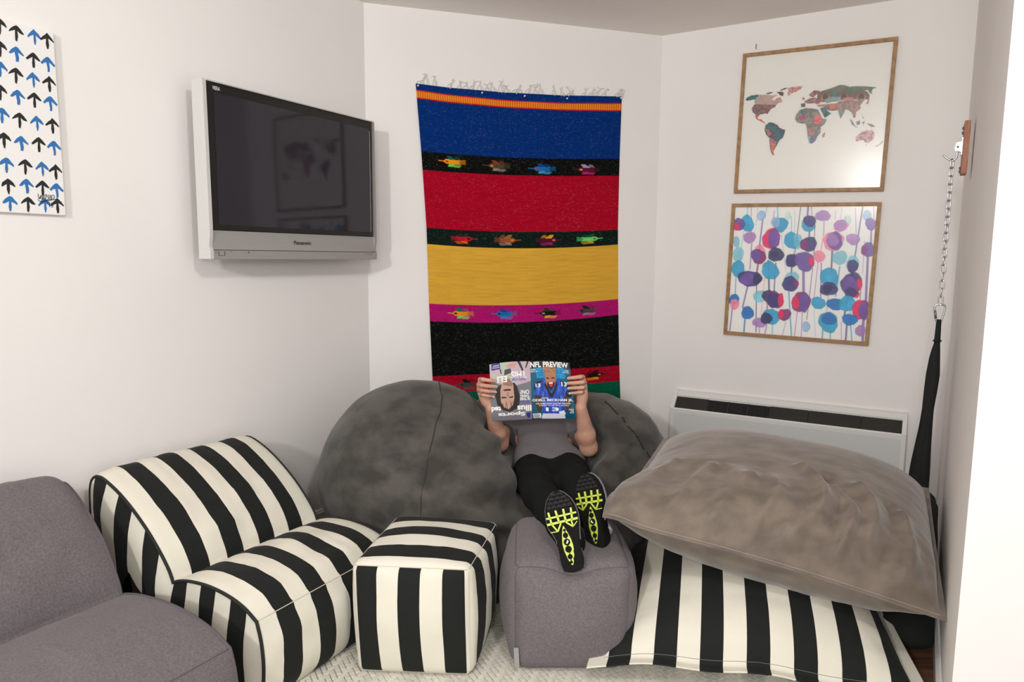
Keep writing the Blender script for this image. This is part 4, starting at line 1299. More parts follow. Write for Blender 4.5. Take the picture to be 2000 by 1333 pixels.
# ------------------------------------------------------------------ cube poufs
def pouf(name, label, bot, top, h0, h1, mats, seams, seed, bulge=0.022, dent=None, tag_mat=None, rr=0.13):
    """bot/top: corners FL, FR, BR, BL in plan; mats: dict face -> material"""
    t = thing(name, label, 'pouf', (float(np.mean([p[0] for p in bot])), float(np.mean([p[1] for p in bot])), 0.012))
    bot = np.array([[*p, h0] for p in bot], float)
    top = np.array(top, float)
    if top.shape[1] == 2: top = np.c_[top, np.full(4, h1)]
    depth = np.linalg.norm(bot[3] - bot[0])
    width = np.linalg.norm(bot[1] - bot[0])
    height = h1 - h0
    n = 34
    g = np.linspace(-1, 1, n)
    a, b = np.meshgrid(g, g, indexing='ij')

    def tri(p):
        x, y, z = (p[..., i, None] * .5 + .5 for i in range(3))
        lo = (bot[0] * (1 - x) + bot[1] * x) * (1 - y) + (bot[3] * (1 - x) + bot[2] * x) * y
        hi = (top[0] * (1 - x) + top[1] * x) * (1 - y) + (top[3] * (1 - x) + top[2] * x) * y
        q = lo * (1 - z) + hi * z
        q = q.copy()
        if dent is not None: q = dent(q)
        q[..., 2] = np.maximum(q[..., 2], 0.0125)
        return q

    def shape(p, ax, sg):
        inner = np.clip(p, -1 + rr, 1 - rr)
        dd = p - inner
        L = np.linalg.norm(dd, axis=-1, keepdims=True)
        q = inner + dd / np.maximum(L, 1e-9) * np.minimum(L, rr)
        o = [i for i in range(3) if i != ax]
        e0, e1 = 1 - p[..., o[0]] ** 2, 1 - p[..., o[1]] ** 2
        bl = bulge / (width / 2) * e0 * e1
        wr = (fbm(q[..., 0] * 2.2 + seed, q[..., 1] * 2.2 + 3, q[..., 2] * 2.2 + seed) - .5) * 0.05 * np.clip(e0 * 2, 0, 1) * np.clip(e1 * 2, 0, 1)
        q[..., ax] += sg * (bl + wr)
        # corners pulled out a touch like sewn ears
        return q
    faces = {'front': (1, -1), 'back': (1, 1), 'left': (0, -1), 'right': (0, 1), 'top': (2, 1), 'bottom': (2, -1)}
    for nm, (ax, sg) in faces.items():
        p = np.zeros((n, n, 3))
        o = [i for i in range(3) if i != ax]
        p[..., o[0]], p[..., o[1]], p[..., ax] = a, b, sg
        q = shape(p.copy(), ax, sg)
        P = tri(q)
        if nm in ('front', 'back'):
            s = (a * .5 + .5) * width
        else:
            s = ((a if nm in ('left', 'right') else b) * .5 + .5) * depth
        flip = (sg > 0) != (ax == 1)
        obj(nm + '_panel', mesh(P.reshape(-1, 3), grid_faces(n, n, flip=not flip), attrs={'s': s.ravel()}), mats.get(nm, mats['all']), t)
    # seams along the twelve edges (front, side and top ones)
    for sm, e in seams:
        tt = np.linspace(-0.97, 0.97, 40)
        p = np.zeros((40, 3))
        for i in range(3):
            p[:, i] = tt if e[i] is None else e[i]
        q = np.clip(p, -1 + rr, 1 - rr)
        dd = p - q
        q = q + dd / np.linalg.norm(dd, axis=1)[:, None] * rr
        fx = [i for i in range(3) if e[i] is not None]
        v, f = tube(tri(q), 0.0019, 6)
        obj('edge_seam', mesh(v, f), sm, t)
    return t


N_ = None
E_front = [(N_, -1, 1), (-1, -1, N_), (1, -1, N_), (N_, -1, -1)]
E_top = [(1, N_, 1), (-1, N_, 1), (N_, 1, 1)]
sp_mats = {'all': m_stripe_top, 'front': m_stripe_front, 'back': m_stripe_front}
pouf('cube_pouf', 'black and white striped cube pouf on the rug', [(-0.548, 2.322), (-0.130, 2.300), (-0.058, 2.745), (-0.475, 2.775)], [(-0.563, 2.318), (-0.138, 2.285), (-0.045, 2.735), (-0.478, 2.795)], 0.013, 0.426,
     sp_mats, [(m_ivory_trim, e) for e in E_front] + [(m_ivory_trim, e) for e in E_top], 3.0, rr=0.15, bulge=0.032)


def heel_dent(q):
    x, y, z = q[..., 0], q[..., 1], q[..., 2]
    d = 0.030 * np.exp(-(((x - .225) / .07) ** 2 + ((y - 2.36) / .10) ** 2)) + 0.028 * np.exp(-(((x - .33) / .07) ** 2 + ((y - 2.52) / .09) ** 2)) + 0.02 * np.exp(-(((x - .24) / .10) ** 2 + ((y - 2.62) / .2) ** 2))
    q[..., 2] = z - d * np.clip((z - .2) / .18, 0, 1)
    return q


gp = pouf('cube_pouf', 'plain grey cube pouf under the resting shoes', [(0.008, 2.335), (0.430, 2.342), (0.440, 2.77), (0.012, 2.77)], [(0.002, 2.350, .412), (0.446, 2.350, .415), (0.440, 2.80, .425), (0.012, 2.80, .425)], 0.013, 0.41,
          {'all': m_linen}, [(m_linen_seam, e) for e in E_front[:3]] + [(m_linen_seam, e) for e in E_top], 8.0, bulge=0.050, dent=heel_dent, rr=0.25)
m_label = material('pale_grey_label', lin((150, 150, 150)), 0.7)
v, f = frame_box(V(0.028, 2.333, 0.035), unit(V(1, -.06, 0)), unit(V(.06, 1, 0)), unit(V(-.05, 0, 1)), -0.009, 0.009, -0.004, 0.001, 0.0, 0.075, .0008)
obj('sewn_label', mesh(v, f, False), m_label, gp)

# ------------------------------------------------------------------ person: shared joints
PEL, CHE, NEC, HEA = V(.195, 3.34, .445), V(.168, 3.53, .575), V(.143, 3.70, .685), V(.112, 3.785, .79)
SHL, SHR = V(-.035, 3.640, .655), V(.340, 3.625, .650)
ELL, ELR = V(-.058, 3.420, .562), V(.386, 3.370, .558)
WRL, WRR = V(-.098, 3.272, .778), V(.333, 3.268, .782)
TD = unit(NEC - PEL)
RX = unit(V(1, -.08, 0) - TD * (V(1, -.08, 0) @ TD))
TN = np.cross(RX, TD)
TM = np.stack([RX, TD, TN])
HIPL, KNL, ANL = V(.105, 3.30, .435), V(.125, 2.90, .485), V(.222, 2.475, .448)
HIPR, KNR, ANR = V(.285, 3.31, .435), V(.282, 2.985, .500), V(.322, 2.645, .470)


def cloth_folds(F, amp, sc, seed):
    sl, g = F.all()
    F.a[sl] += (fbm(g[0] * sc + seed, g[1] * sc, g[2] * sc, 2) - .5).astype(np.float32) * amp


# ------------------------------------------------------------------ giant bean bag
bb = Field((-1.15, 2.6, -0.02), (1.05, 4.45, 1.0), 0.014)
bb.ell((-.02, 3.66, .26), (.86, .64, .40), k=.0)
bb.ell((-.49, 3.44, .41), (.475, .54, .455), k=.10)
bb.ell((-.27, 3.20, .31), (.37, .40, .335), k=.10)
bb.ell((.47, 3.74, .36), (.40, .46, .385), k=.10)
bb.ell((.02, 3.22, .10), (.62, .41, .33), k=.10)
bb.ell((.12, 3.98, .40), (.50, .30, .34), k=.10)
for a, b, r1, r2, k in [(PEL, NEC, .175, .175, .10), (NEC, HEA, .15, .15, .08), (SHL, ELL, .085, .075, .06), (SHR, ELR, .085, .075, .06), (PEL + TN * .15, NEC + TN * .2, .20, .25, .1),
                        (HIPL, KNL, .108, .085, .05), (HIPR, KNR, .108, .085, .05), (KNL, ANL, .085, .07, .05), (KNR, ANR, .085, .07, .05), (HIPL + ZUP * .15, KNL + ZUP * .12, .12, .10, .06), (HIPR + ZUP * .15, KNR + ZUP * .12, .12, .10, .06),
                        (ELL, WRL, .07, .06, .05), (ELR, WRR, .07, .06, .05)]:
    bb.cone(a, b, r1, r2, k, sub=True)
sl, g = bb.all()
bb.a[sl] += ((fbm(g[0] * 3.2, g[1] * 3.2, g[2] * 3.2, 3) - .5) * 0.035 + (np.abs(fbm(g[0] * 3 + g[2] * 4, g[1] * 3, g[2] * 11 - g[0] * 5, 2) - .5) * 0.05 - .01) * np.clip((g[0] + .55) / .3, 0, 1)).astype(np.float32)
# drag folds running from the seam down to the seat
fold = np.sin((g[2] * 46 + g[0] * 20 + 3 * fbm(g[0] * 3, g[1] * 3, 2.0))) * np.exp(-((g[0] + .14) / .24) ** 2 - ((g[2] - .42) / .22) ** 2) * 0.018
bb.a[sl] += fold.astype(np.float32)
bb.a[sl] = np.maximum(bb.a[sl], (0.014 - g[2]).astype(np.float32))
# flattened where the poufs are pushed up against it
bb.a[sl] = np.maximum(bb.a[sl], (2.832 - g[1] - np.maximum(g[2] - .44, 0) * 1.5).astype(np.float32))
# keep clear of the back wall
wl = ((g[0] - A[0]) * nM[0] + (g[1] - A[1]) * nM[1]).astype(np.float32)
bb.a[sl] = np.maximum(bb.a[sl], 0.03 - wl)
v, f = bb.mesh()
bag = thing('bean_bag', 'giant dark grey microsuede bean bag holding the lying reader', 'bean bag', (-0.05, 3.5, 0.0))
bag_me = mesh(v, f)
bag_o = obj('bag_cover', bag_me, m_suede, bag)
bvh = BVHTree.FromPolygons([Vector(p) for p in v], [tuple(q) for q in f])


def on_bag(p, out=0.0):
    q, n, i, d = bvh.find_nearest(Vector(p))
    return np.array(q) + np.array(n) * out


def bag_curve(pts, r, name, mat, out=0.0005):
    P = np.array([on_bag(p, out) for p in spline(pts, 10)])
    P[1:-1] = (P[:-2] + P[1:-1] * 2 + P[2:]) / 4
    v, f = tube(P, r, 6)
    return obj(name, mesh(v, f), mat, bag)


bag_curve([(-.40, 3.62, .82), (-.37, 3.40, .80), (-.36, 3.15, .70), (-.37, 2.95, .56), (-.38, 2.85, .40), (-.38, 2.80, .2), (-.38, 2.82, .05)], 0.003, 'panel_seam', m_suede_seam)
bag_curve([(-.41, 3.62, .82), (-.25, 3.50, .76), (-.13, 3.38, .68), (-.06, 3.22, .60)], 0.003, 'panel_seam', m_suede_seam)
for pts in ([(.50, 3.62, .75), (.555, 3.52, .70)], [(.575, 3.50, .69), (.60, 3.46, .68)], [(.61, 3.45, .67), (.66, 3.40, .63)], [(.675, 3.40, .62), (.705, 3.37, .58)], [(.72, 3.37, .56), (.74, 3.36, .52)]):
    bag_curve([pts[0], (V(*pts[0]) + V(*pts[1])) / 2 + V(0, 0, .006), pts[1]], 0.0045, 'zip_flap', m_black_trim)

# ------------------------------------------------------------------ person
m_skin = material('skin', lin((206, 160, 138)), 0.5, color2=lin((190, 138, 116)), nscale=18, mixlo=.35, mixhi=.75, bump=0.1, bscale=250)
m_nail = material('finger_nail', lin((222, 184, 168)), 0.3)
m_shirt = material('grey_cotton', lin((104, 100, 102)), 0.9, color2=lin((96, 92, 94)), nscale=200, bump=0.2, bscale=500)
m_shirt_hem = material('pale_grey_hem', lin((140, 137, 140)), 0.9)
m_trouser = material('black_trouser_cloth', lin((24, 26, 25)), 0.95, bump=0.2, bscale=400, spec=0.12)
m_hair = material('brown_hair', lin((58, 42, 32)), 0.6, color2=lin((40, 28, 22)), nscale=60, stretch=(1, 1, .2))
person = thing('person', 'person lying back in the bean bag with an open magazine held over the face', 'person', (0.19, 3.3, 0.33))

bd = Field((-.24, 3.10, .28), (.50, 4.0, .96), 0.0042)
bd.ell(PEL, (.150, .12, .09), TM)
bd.ell(CHE, (.150, .19, .095), TM, .04)
bd.cone(SHL + V(.04, 0, 0), SHR - V(.04, 0, 0), .06, .06, .05)
bd.cone(NEC - TD * .03, HEA - V(0, -.01, .06), .058, .054, .03)
bd.ell(HEA, (.077, .097, .112), None, .03)
bd.ell(HEA + V(0, -.035, -.06), (.055, .06, .055), None, .03)
bd.cone(HEA + V(0, -.093, .012), HEA + V(0, -.112, -.022), .010, .015, .012)
for s in (-1, 1):
    bd.ell(HEA + V(.079 * s, .012, -.01), (.010, .022, .032), None, .008)
    bd.cone(HEA + V(.035 * s, -.088, .008), HEA + V(.036 * s, -.100, .006), .014, .010, .01, sub=True)
bd.cone(HEA + V(-.02, -.100, -.058), HEA + V(.02, -.100, -.058), .006, .006, .006, sub=True)
bd.cone(SHL, ELL, .052, .043, .03)
bd.cone(SHR, ELR, .052, .043, .03)
for el, wr in ((ELL, WRL), (ELR, WRR)):
    m = el * .68 + wr * .32
    bd.cone(el, m, .042, .043, .02)
    bd.cone(m, wr, .042, .0275, .02)
# hands: palm behind the page edge, four fingers curled round to the front, thumb behind
hands = {
    'L': dict(w=WRL, kn=[(-.150, 3.262, .915), (-.156, 3.257, .890), (-.155, 3.256, .866), (-.148, 3.258, .845)],
              pip=[(-.136, 3.224, .923), (-.143, 3.219, .896), (-.142, 3.219, .871), (-.134, 3.222, .848)],
              tip=[(-.080, 3.231, .914), (-.073, 3.229, .888), (-.076, 3.229, .863), (-.086, 3.230, .840)],
              th=[(-.118, 3.280, .815), (-.112, 3.288, .850), (-.075, 3.280, .872)]),
    'R': dict(w=WRR, kn=[(.338, 3.258, .932), (.346, 3.254, .908), (.347, 3.253, .885), (.342, 3.256, .864)],
              pip=[(.324, 3.219, .940), (.334, 3.215, .915), (.335, 3.215, .890), (.330, 3.219, .867)],
              tip=[(.268, 3.227, .932), (.266, 3.226, .908), (.269, 3.226, .884), (.275, 3.227, .860)],
              th=[(.345, 3.277, .830), (.330, 3.286, .866), (.285, 3.278, .892)])}
for h in hands.values():
    w = V(*h['w'])
    for k in range(4):
        kn = V(*h['kn'][k])
        bd.cone(w + (kn - w) * .12, kn, .0165, .0118, .012)
    pc = np.mean([V(*q) for q in h['kn']], 0) * .5 + w * .5
    bd.ell(pc, (.026, .020, .042), None, .015)
    t0, t1, t2 = (V(*q) for q in h['th'])
    bd.cone(w, t0, .018, .0165, .012)
    bd.cone(t0, t1, .0150, .0120, .004)
    bd.cone(t1, t2, .0115, .0092, .003)
    for k in range(4):
        kn, pi, ti = V(*h['kn'][k]), V(*h['pip'][k]), V(*h['tip'][k])
        rr_ = [.0104, .0106, .0100, .0088][k]
        bd.cone(kn, pi, rr_ + .001, rr_, .003)
        mid = pi * .45 + ti * .55 + V(0, -.004, 0)
        bd.cone(pi, mid, rr_, rr_ - .0009, .002)
        bd.cone(mid, ti, rr_ - .0009, rr_ - .0024, .002)
v, f = bd.mesh()
obj('body', mesh(v, f), m_skin, person)
for sd, h in hands.items():
    for k in range(4):
        pi, ti = V(*h['pip'][k]), V(*h['tip'][k])
        d = unit(ti - pi)
        c = ti + d * .0005 + V(0, -.0062, 0)
        th = np.linspace(0, 2 * np.pi, 10, endpoint=False)
        pv = [c + d * math.cos(q) * .0062 + V(0, 0, 1) * math.sin(q) * .0048 for q in th] + [c + V(0, -.0011, 0)]
        obj('finger_nail', mesh(np.array(pv), [(i, (i + 1) % 10, 10) for i in range(10)]), m_nail, person)
# hair
hf = Field(HEA - V(.13, .15, .16), HEA + V(.13, .16, .16), 0.005)
hf.ell(HEA + V(0, .012, .018), (.088, .102, .112))
hf.ell(HEA + V(0, .03, -.02), (.084, .09, .10), None, .02)
hf.cone(HEA + V(0, -.12, -.03), HEA + V(0, -.10, -.12), .075, .085, .015, sub=True)
hf.cone(HEA + V(-.05, -.09, -.05), HEA + V(-.05, -.06, -.14), .05, .06, .01, sub=True)
hf.cone(HEA + V(.05, -.09, -.05), HEA + V(.05, -.06, -.14), .05, .06, .01, sub=True)
cloth_folds(hf, .012, 60, 3)
v, f = hf.mesh()
obj('hair', mesh(v, f), m_hair, person)
m_eye = material('eye_white', lin((230, 228, 222)), 0.2)
m_iris = material('brown_iris', lin((60, 40, 28)), 0.2)
for s in (-1, 1):
    ef = Field(HEA + V(.034 * s - .02, -.11, -.012), HEA + V(.034 * s + .02, -.06, .03), 0.003)
    ef.ell(HEA + V(.034 * s, -.083, .008), (.0125, .0125, .0125))
    v, f = ef.mesh()
    eo = obj('eye', mesh(v, f), m_eye, person)
    v, f = tube([HEA + V(.034 * s, -.093, .006), HEA + V(.034 * s, -.0962, .0055)], [.0055, .0045], 10)
    obj('iris', mesh(v, f), m_iris, eo)
    v, f = tube(spline([HEA + V((.018) * s, -.096, .030), HEA + V(.036 * s, -.095, .036), HEA + V(.054 * s, -.084, .030)], 5), .0035, 6)
    obj('eyebrow', mesh(v, f), m_hair, person)

# shirt
sh = Field((-.17, 3.12, .28), (.50, 3.90, .90), 0.006)
sh.ell(PEL + TD * .05, (.185, .16, .118), TM)
sh.ell(CHE + TD * .02, (.180, .20, .122), TM, .06)
sh.cone(SHL + V(.03, 0, 0), SHR - V(.03, 0, 0), .074, .074, .06)
sh.cone(SHL, SHL + (ELL - SHL) * .62, .070, .066, .04)
sh.cone(SHR, SHR + (ELR - SHR) * .62, .070, .066, .04)
cloth_folds(sh, .018, 11, 2)
sl, g = sh.all()
hem0 = PEL - TD * .035
pl = -((g[0] - hem0[0]) * TD[0] + (g[1] - hem0[1]) * TD[1] + (g[2] - hem0[2]) * TD[2]) + 0.012 * np.sin(g[0] * 22)
sh.a[sl] = np.maximum(sh.a[sl], pl.astype(np.float32))
for S, E in ((SHL, ELL), (SHR, ELR)):       # clean sleeve ends
    dd = unit(E - S)
    c = S + (E - S) * .62
    near = (np.sqrt((g[0] - c[0]) ** 2 + (g[1] - c[1]) ** 2 + (g[2] - c[2]) ** 2) < .12)
    pl = (g[0] - c[0]) * dd[0] + (g[1] - c[1]) * dd[1] + (g[2] - c[2]) * dd[2]
    ins_torso = np.abs(g[0] - .16) < .13
    sh.a[sl] = np.where(near & ~ins_torso, np.maximum(sh.a[sl], pl), sh.a[sl]).astype(np.float32)
sh.cone(NEC + TD * .02, NEC + TD * .12, .062, .08, .0, sub=True)
v, f = sh.mesh()
obj('t_shirt', mesh(v, f), m_shirt, person)

# trousers
tr = Field((-.05, 2.40, .30), (.47, 3.50, .66), 0.0065)
tr.ell(PEL - TD * .04, (.172, .15, .104), TM)
for hp, kn, an in ((HIPL, KNL, ANL), (HIPR, KNR, ANR)):
    tr.cone(hp, kn, .096, .076, .05)
    tr.cone(kn, an, .076, .058, .02)
cloth_folds(tr, .022, 13, 6)
v, f = tr.mesh()
obj('trousers', mesh(v, f), m_trouser, person)

# shoes
m_sole = material('black_rubber_sole', lin((20, 20, 19)), 0.8, spec=0.15)
m_lug = material('charcoal_rubber', lin((38, 38, 37)), 0.7, spec=0.2)
m_lime = material('lime_rubber', lin((196, 214, 74)), 0.45)
m_upper = material('black_mesh_upper', lin((24, 24, 26)), 0.8, bump=0.4, bscale=500, spec=0.2)
m_greyband = material('grey_suede_band', lin((112, 112, 116)), 0.7)
m_lace = material('white_lace', lin((226, 228, 226)), 0.7)
OUT = [(-.022, .003), (-.035, .016), (-.037, .04), (-.036, .074), (-.036, .115), (-.045, .143), (-.056, .165), (-.058, .195), (-.053, .232), (-.042, .258), (-.026, .278), (-.006, .289), (.012, .288), (.028, .276), (.045, .255), (.056, .228), (.060, .196), (.058, .166), (.052, .14), (.047, .11), (.045, .074), (.046, .035), (.040, .014), (.026, .002), (.0, -.002)]


def shoe(H, a, w, mir, person):
    a = unit(a)
    w = unit(w - a * (w @ a))
    n = np.cross(w, a)
    if n[1] > 0: n = -n
    m = mir
    P = [(x * m, s) for x, s in OUT]
    up = -n
    # upper: half tube over the outline
    S = np.linspace(0.0, 1.0, 40)
    ox = np.array([p[0] for p in OUT])
    os_ = np.array([p[1] for p in OUT])
    lw = np.interp(S * .287, np.r_[0, os_[1:12]], np.r_[-.018, ox[1:12]])
    rw = np.interp(S * .287, os_[12:24][::-1], ox[12:24][::-1])
    hh = np.interp(S, [0, .05, .15, .3, .42, .55, .7, .85, .95, 1], [.055, .078, .088, .090, .086, .075, .060, .050, .040, .020])
    th = np.linspace(0, np.pi, 22)
    pts = np.zeros((40, 22, 3))
    for i in range(40):
        cx, hw_ = (lw[i] + rw[i]) / 2, (rw[i] - lw[i]) / 2 * .96
        x = cx + hw_ * np.cos(th) * (1 - .30 * np.sin(th) ** 3)
        z = hh[i] * np.sin(th) ** .7 + .004
        pts[i] = H + np.outer(x * m, w) + (S[i] * .283 + .002) * a + np.outer(z, up)
    vs = pts.reshape(-1, 3)
    fs = [tuple(q) for q in grid_faces(40, 22)]
    fs += [tuple(range(22)), tuple(39 * 22 + k for k in range(21, -1, -1))]
    sh_ = obj('shoe', mesh(vs, fs), m_upper, person)
    v, f = extrude_poly(H, w, a, n, P, -0.022, 0.0)
    obj('midsole', mesh(v, f, False), m_sole, sh_)
    q = [(x * .97, s * .985 + .002) for x, s in P]
    v, f = extrude_poly(H, w, a, n, q, 0.0, 0.005)
    obj('outsole', mesh(v, f, False), m_sole, sh_)

    def bar(p, q, wd, h0=.0045, h1=.0085):
        p, q = V(p[0] * m, p[1]), V(q[0] * m, q[1])
        d = unit(q - p)
        t = V(-d[1], d[0]) * wd / 2
        return extrude_poly(H, w, a, n, [p - t, q - t, q + t, p + t], h0, h1)
    for (p, q, wd) in [((-.056, .197), (.056, .199), .0062), ((-.057, .176), (.057, .178), .0078), ((-.044, .218), (-.040, .176), .007), ((-.017, .220), (-.012, .176), .0075), ((.012, .220), (.012, .176), .0075), ((.040, .219), (.036, .176), .007),
                       ((-.042, .178), (-.024, .146), .0055), ((-.024, .146), (-.007, .172), .0055), ((.012, .172), (.034, .152), .0055), ((.034, .152), (.032, .178), .0055), ((-.050, .147), (-.024, .146), .003), ((.034, .152), (.052, .168), .003)]:
        v, f = bar(p, q, wd)
        obj('lime_tread_bar', mesh(v, f, False), m_lime, sh_)
    win = [(0.0, .162), (.010, .135), (.017, .11), (.0195, .088), (.017, .062), (.010, .036), (.004, .023), (-.002, .026), (-.010, .048), (-.016, .075), (-.0175, .1), (-.012, .132), (-.005, .155)]
    v, f = extrude_poly(H, w, a, n, [(x * m, s) for x, s in win], .004, .0068)
    wn = obj('sole_window', mesh(v, f, False), m_lime, sh_)
    for s, r in [(.146, .005), (.128, .0095), (.104, .0118), (.079, .0118), (.053, .009), (.034, .0055)]:
        c = H + s * a + n * .0066
        v, f = tube([c, c + n * .003, c + n * .0042], [r, r, r * .75], 14)
        obj('cushion_pod', mesh(v, f, False), m_sole, sh_)
    v, f = bar((0.001, .15), (0.001, .03), .003, .0066, .0082)
    obj('pod_bridge', mesh(v, f, False), m_sole, sh_)
    v, f = extrude_poly(H, w, a, n, [(-.005 * m, .100), (.001 * m, .098), (.007 * m, .106), (.002 * m, .111), (-.001 * m, .104)], .0107, .0111)
    obj('pod_emblem', mesh(v, f, False), m_lace, sh_)
    for s0, s1, segs_ in [(.226, .238, 5), (.241, .253, 4), (.256, .267, 3), (.270, .280, 2)]:
        lo = np.interp((s0 + s1) / 2, os_[5:12], ox[5:12]) + .006
        hi = np.interp((s0 + s1) / 2, os_[12:19][::-1], ox[12:19][::-1]) - .006
        for k in range(segs_):
            x0, x1 = lo + (hi - lo) * k / segs_ + .0012, lo + (hi - lo) * (k + 1) / segs_ - .0012
            md = (x0 + x1) / 2
            pl_ = [(x0, s0), (md, s0 + .003), (x1, s0), (x1, s1 - .002), (md, s1 + .001), (x0, s1 - .002)]
            v, f = extrude_poly(H, w, a, n, [(x * m, s) for x, s in pl_], .0045, .0088)
            obj('toe_lug', mesh(v, f, False), m_lug, sh_)
    for s0, s1 in [(.006, .024), (.027, .046), (.049, .070), (.073, .096), (.099, .120)]:
        for sd in (-1, 1):
            e = np.interp((s0 + s1) / 2, [.0, .02, .12], [.024, .034, .032]) if sd < 0 else np.interp((s0 + s1) / 2, [.0, .02, .12], [.030, .042, .043])
            i0 = np.interp((s0 + s1) / 2, [0, .025, .06, .09, .12], [.002, .007, .016, .0205, .017])
            pl_ = [(sd * i0, s0 + .002), (sd * e, s0), (sd * e, s1), (sd * i0, s1 + .002)]
            v, f = extrude_poly(H, w, a, n, [(x * m, s) for x, s in pl_], .0045, .0072)
            obj('heel_lug', mesh(v, f, False), m_sole, sh_)
    # grey mudguard band round the toe and waist, white laces at the throat
    pts_ = []
    for i in range(14, 40):
        pts_.append(H + (rw[i] * .97 * m) * w + (S[i] * .283 + .002) * a + up * .026)
    for i in range(39, 13, -1):
        pts_.append(H + (lw[i] * .97 * m) * w + (S[i] * .283 + .002) * a + up * .026)
    v, f = tube(np.array(pts_), .0062, 6)
    obj('grey_band', mesh(v, f), m_greyband, sh_)
    for k in range(5):
        s = .50 + .055 * k
        i = int(s * 39)
        cx, hw_ = (lw[i] + rw[i]) / 2, (rw[i] - lw[i]) / 2
        x = np.linspace(-.55, .55, 9)
        z = hh[i] * np.sqrt(np.clip(1 - x ** 2 * .9, 0, 1)) + .006
        p = H + np.outer((cx + x * hw_) * m, w) + (s * .283) * a + np.outer(z, up)
        v, f = tube(p, .0038, 6)
        obj('lace', mesh(v, f), m_lace, sh_)
    # sock / ankle collar
    c0 = H + a * .052 + up * .062
    return sh_, c0


HL, TL_ = V(.226, 2.350, .388), V(.165, 2.470, .648)
HR, TR_ = V(.332, 2.500, .405), V(.288, 2.622, .672)
s1, c1 = shoe(HL, TL_ - HL, V(.97, -.05, .22), 1, person)
s2, c2 = shoe(HR, TR_ - HR, V(1, -.62, .42), -1, person)
m_sock = material('white_sock', lin((222, 224, 222)), 0.9, bump=.3, bscale=300)
for c, an in ((c1, ANL), (c2, ANR)):
    v, f = tube(spline([c, (c + an) / 2 + V(0, 0, .004), an + (an - c) * .25], 6), [.040, .040, .042, .042, .043, .043, .044, .044, .044, .044, .044, .044, .044], 14)
    obj('sock', mesh(v, f), m_sock, person)

# ------------------------------------------------------------------ magazine
mag = thing('magazine', 'open sports magazine with glossy covers held up by the reader', 'magazine', (0.09, 3.25, 0.72))
m_cover = col_material('glossy_cover', 0.22, spec=0.5, coat=0.3)
m_pages = material('page_edges', lin((226, 224, 218)), 0.7)
LC = dict(TL=V(-.106, 3.246, .991), TR=V(.0855, 3.258, 1.006), BL=V(-.092, 3.238, .717), BR=V(.1005, 3.252, .727))
RC = dict(TL=V(.0855, 3.258, 1.006), TR=V(.272, 3.244, 1.004), BL=V(.1005, 3.252, .727), BR=V(.307, 3.240, .735))


def page_fn(c, bend, off=0.0):
    def fn(u, v):
        u, v = np.asarray(u, float), np.asarray(v, float)
        U, Vv = u[..., None], v[..., None]
        p = (c['TL'] * (1 - U) + c['TR'] * U) * (1 - Vv) + (c['BL'] * (1 - U) + c['BR'] * U) * Vv
        p = p.copy()
        p[..., 1] -= bend * np.sin(np.pi * u) * (1 - .3 * v) + off
        p[..., 1] += 0.012 * np.clip((v - .82) / .18, 0, 1) ** 2 * (1 - .5 * u)
        p[..., 2] += 0.006 * np.sin(np.pi * u) * (1 - v)
        return p
    return fn


fL, fR = page_fn(LC, .006), page_fn(RC, .005)
pl_ = Pic(170, 236, lin((122, 122, 130)))
hL = homography([(232, 200), (915, 165), (960, 1115), (235, 1140)], [(0, 0), (170, 0), (170, 236), (0, 236)])
hq = lambda pts: hL(pts)
pl_.poly(hq([(230, 190), (930, 150), (930, 470), (700, 540), (560, 560), (330, 500), (232, 420)]), lin((196, 172, 186)))
pl_.poly(hq([(250, 330), (420, 420), (470, 380), (420, 250), (400, 190), (540, 180), (520, 300), (560, 400), (690, 520), (640, 560), (440, 500), (260, 380)]), lin((176, 196, 166)))
pl_.poly(hq([(500, 240), (640, 190), (690, 210), (640, 270), (540, 270)]), lin((206, 150, 140)))
pl_.poly(hq([(690, 170), (740, 165), (800, 300), (780, 320)]), lin((40, 30, 40)))
pl_.poly(hq([(860, 165), (890, 165), (850, 270), (830, 265)]), lin((52, 42, 54)))
pl_.poly(hq([(395, 290), (420, 290), (430, 360), (415, 360)]), lin((40, 36, 40)))
pl_.poly(hq([(480, 300), (585, 280), (590, 350), (470, 390)]), lin((70, 64, 66)))
hair = [(310, 700), (330, 600), (380, 540), (440, 520), (640, 500), (690, 560), (735, 720), (725, 850), (690, 920), (560, 975), (440, 950), (340, 860)]
pl_.poly(hq(hair), lin((42, 36, 34)))
pl_.poly(hq([(400, 620), (430, 500), (470, 420), (560, 430), (620, 520), (630, 640), (640, 740), (610, 860), (540, 930), (460, 900), (400, 800)]), lin((196, 156, 136)))
pl_.poly(hq([(455, 440), (560, 440), (615, 520), (600, 560), (450, 540)]), lin((148, 112, 96)))
pl_.poly(hq([(440, 612), (520, 596), (590, 604), (570, 630), (470, 632)]), lin((70, 44, 40)))
pl_.poly(hq([(415, 722), (500, 728), (505, 748), (420, 750)]), lin((50, 38, 36)))
pl_.poly(hq([(545, 728), (620, 715), (622, 738), (550, 748)]), lin((50, 38, 36)))
pl_.poly(hq([(505, 660), (545, 655), (540, 720), (512, 722)]), lin((170, 120, 104)))
for x0, y0, x1, y1 in [(470, 950, 500, 800), (520, 960, 500, 830), (560, 960, 600, 800), (600, 930, 560, 790), (430, 920, 440, 840)]:
    (a1, b1), (a2, b2) = hq([(x0, y0), (x1, y1)])
    pl_.line(a1, b1, a2, b2, 2.0, lin((60, 48, 44)))
pl_.poly(hq([(262, 200), (405, 190), (410, 285), (262, 300)]), lin((52, 44, 130)))
pl_.poly(hq([(850, 1000), (925, 990), (920, 1060), (890, 1100), (855, 1050)]), lin((46, 52, 140)))
obj('back_cover', picture_mesh(pl_, fL), m_cover, mag)
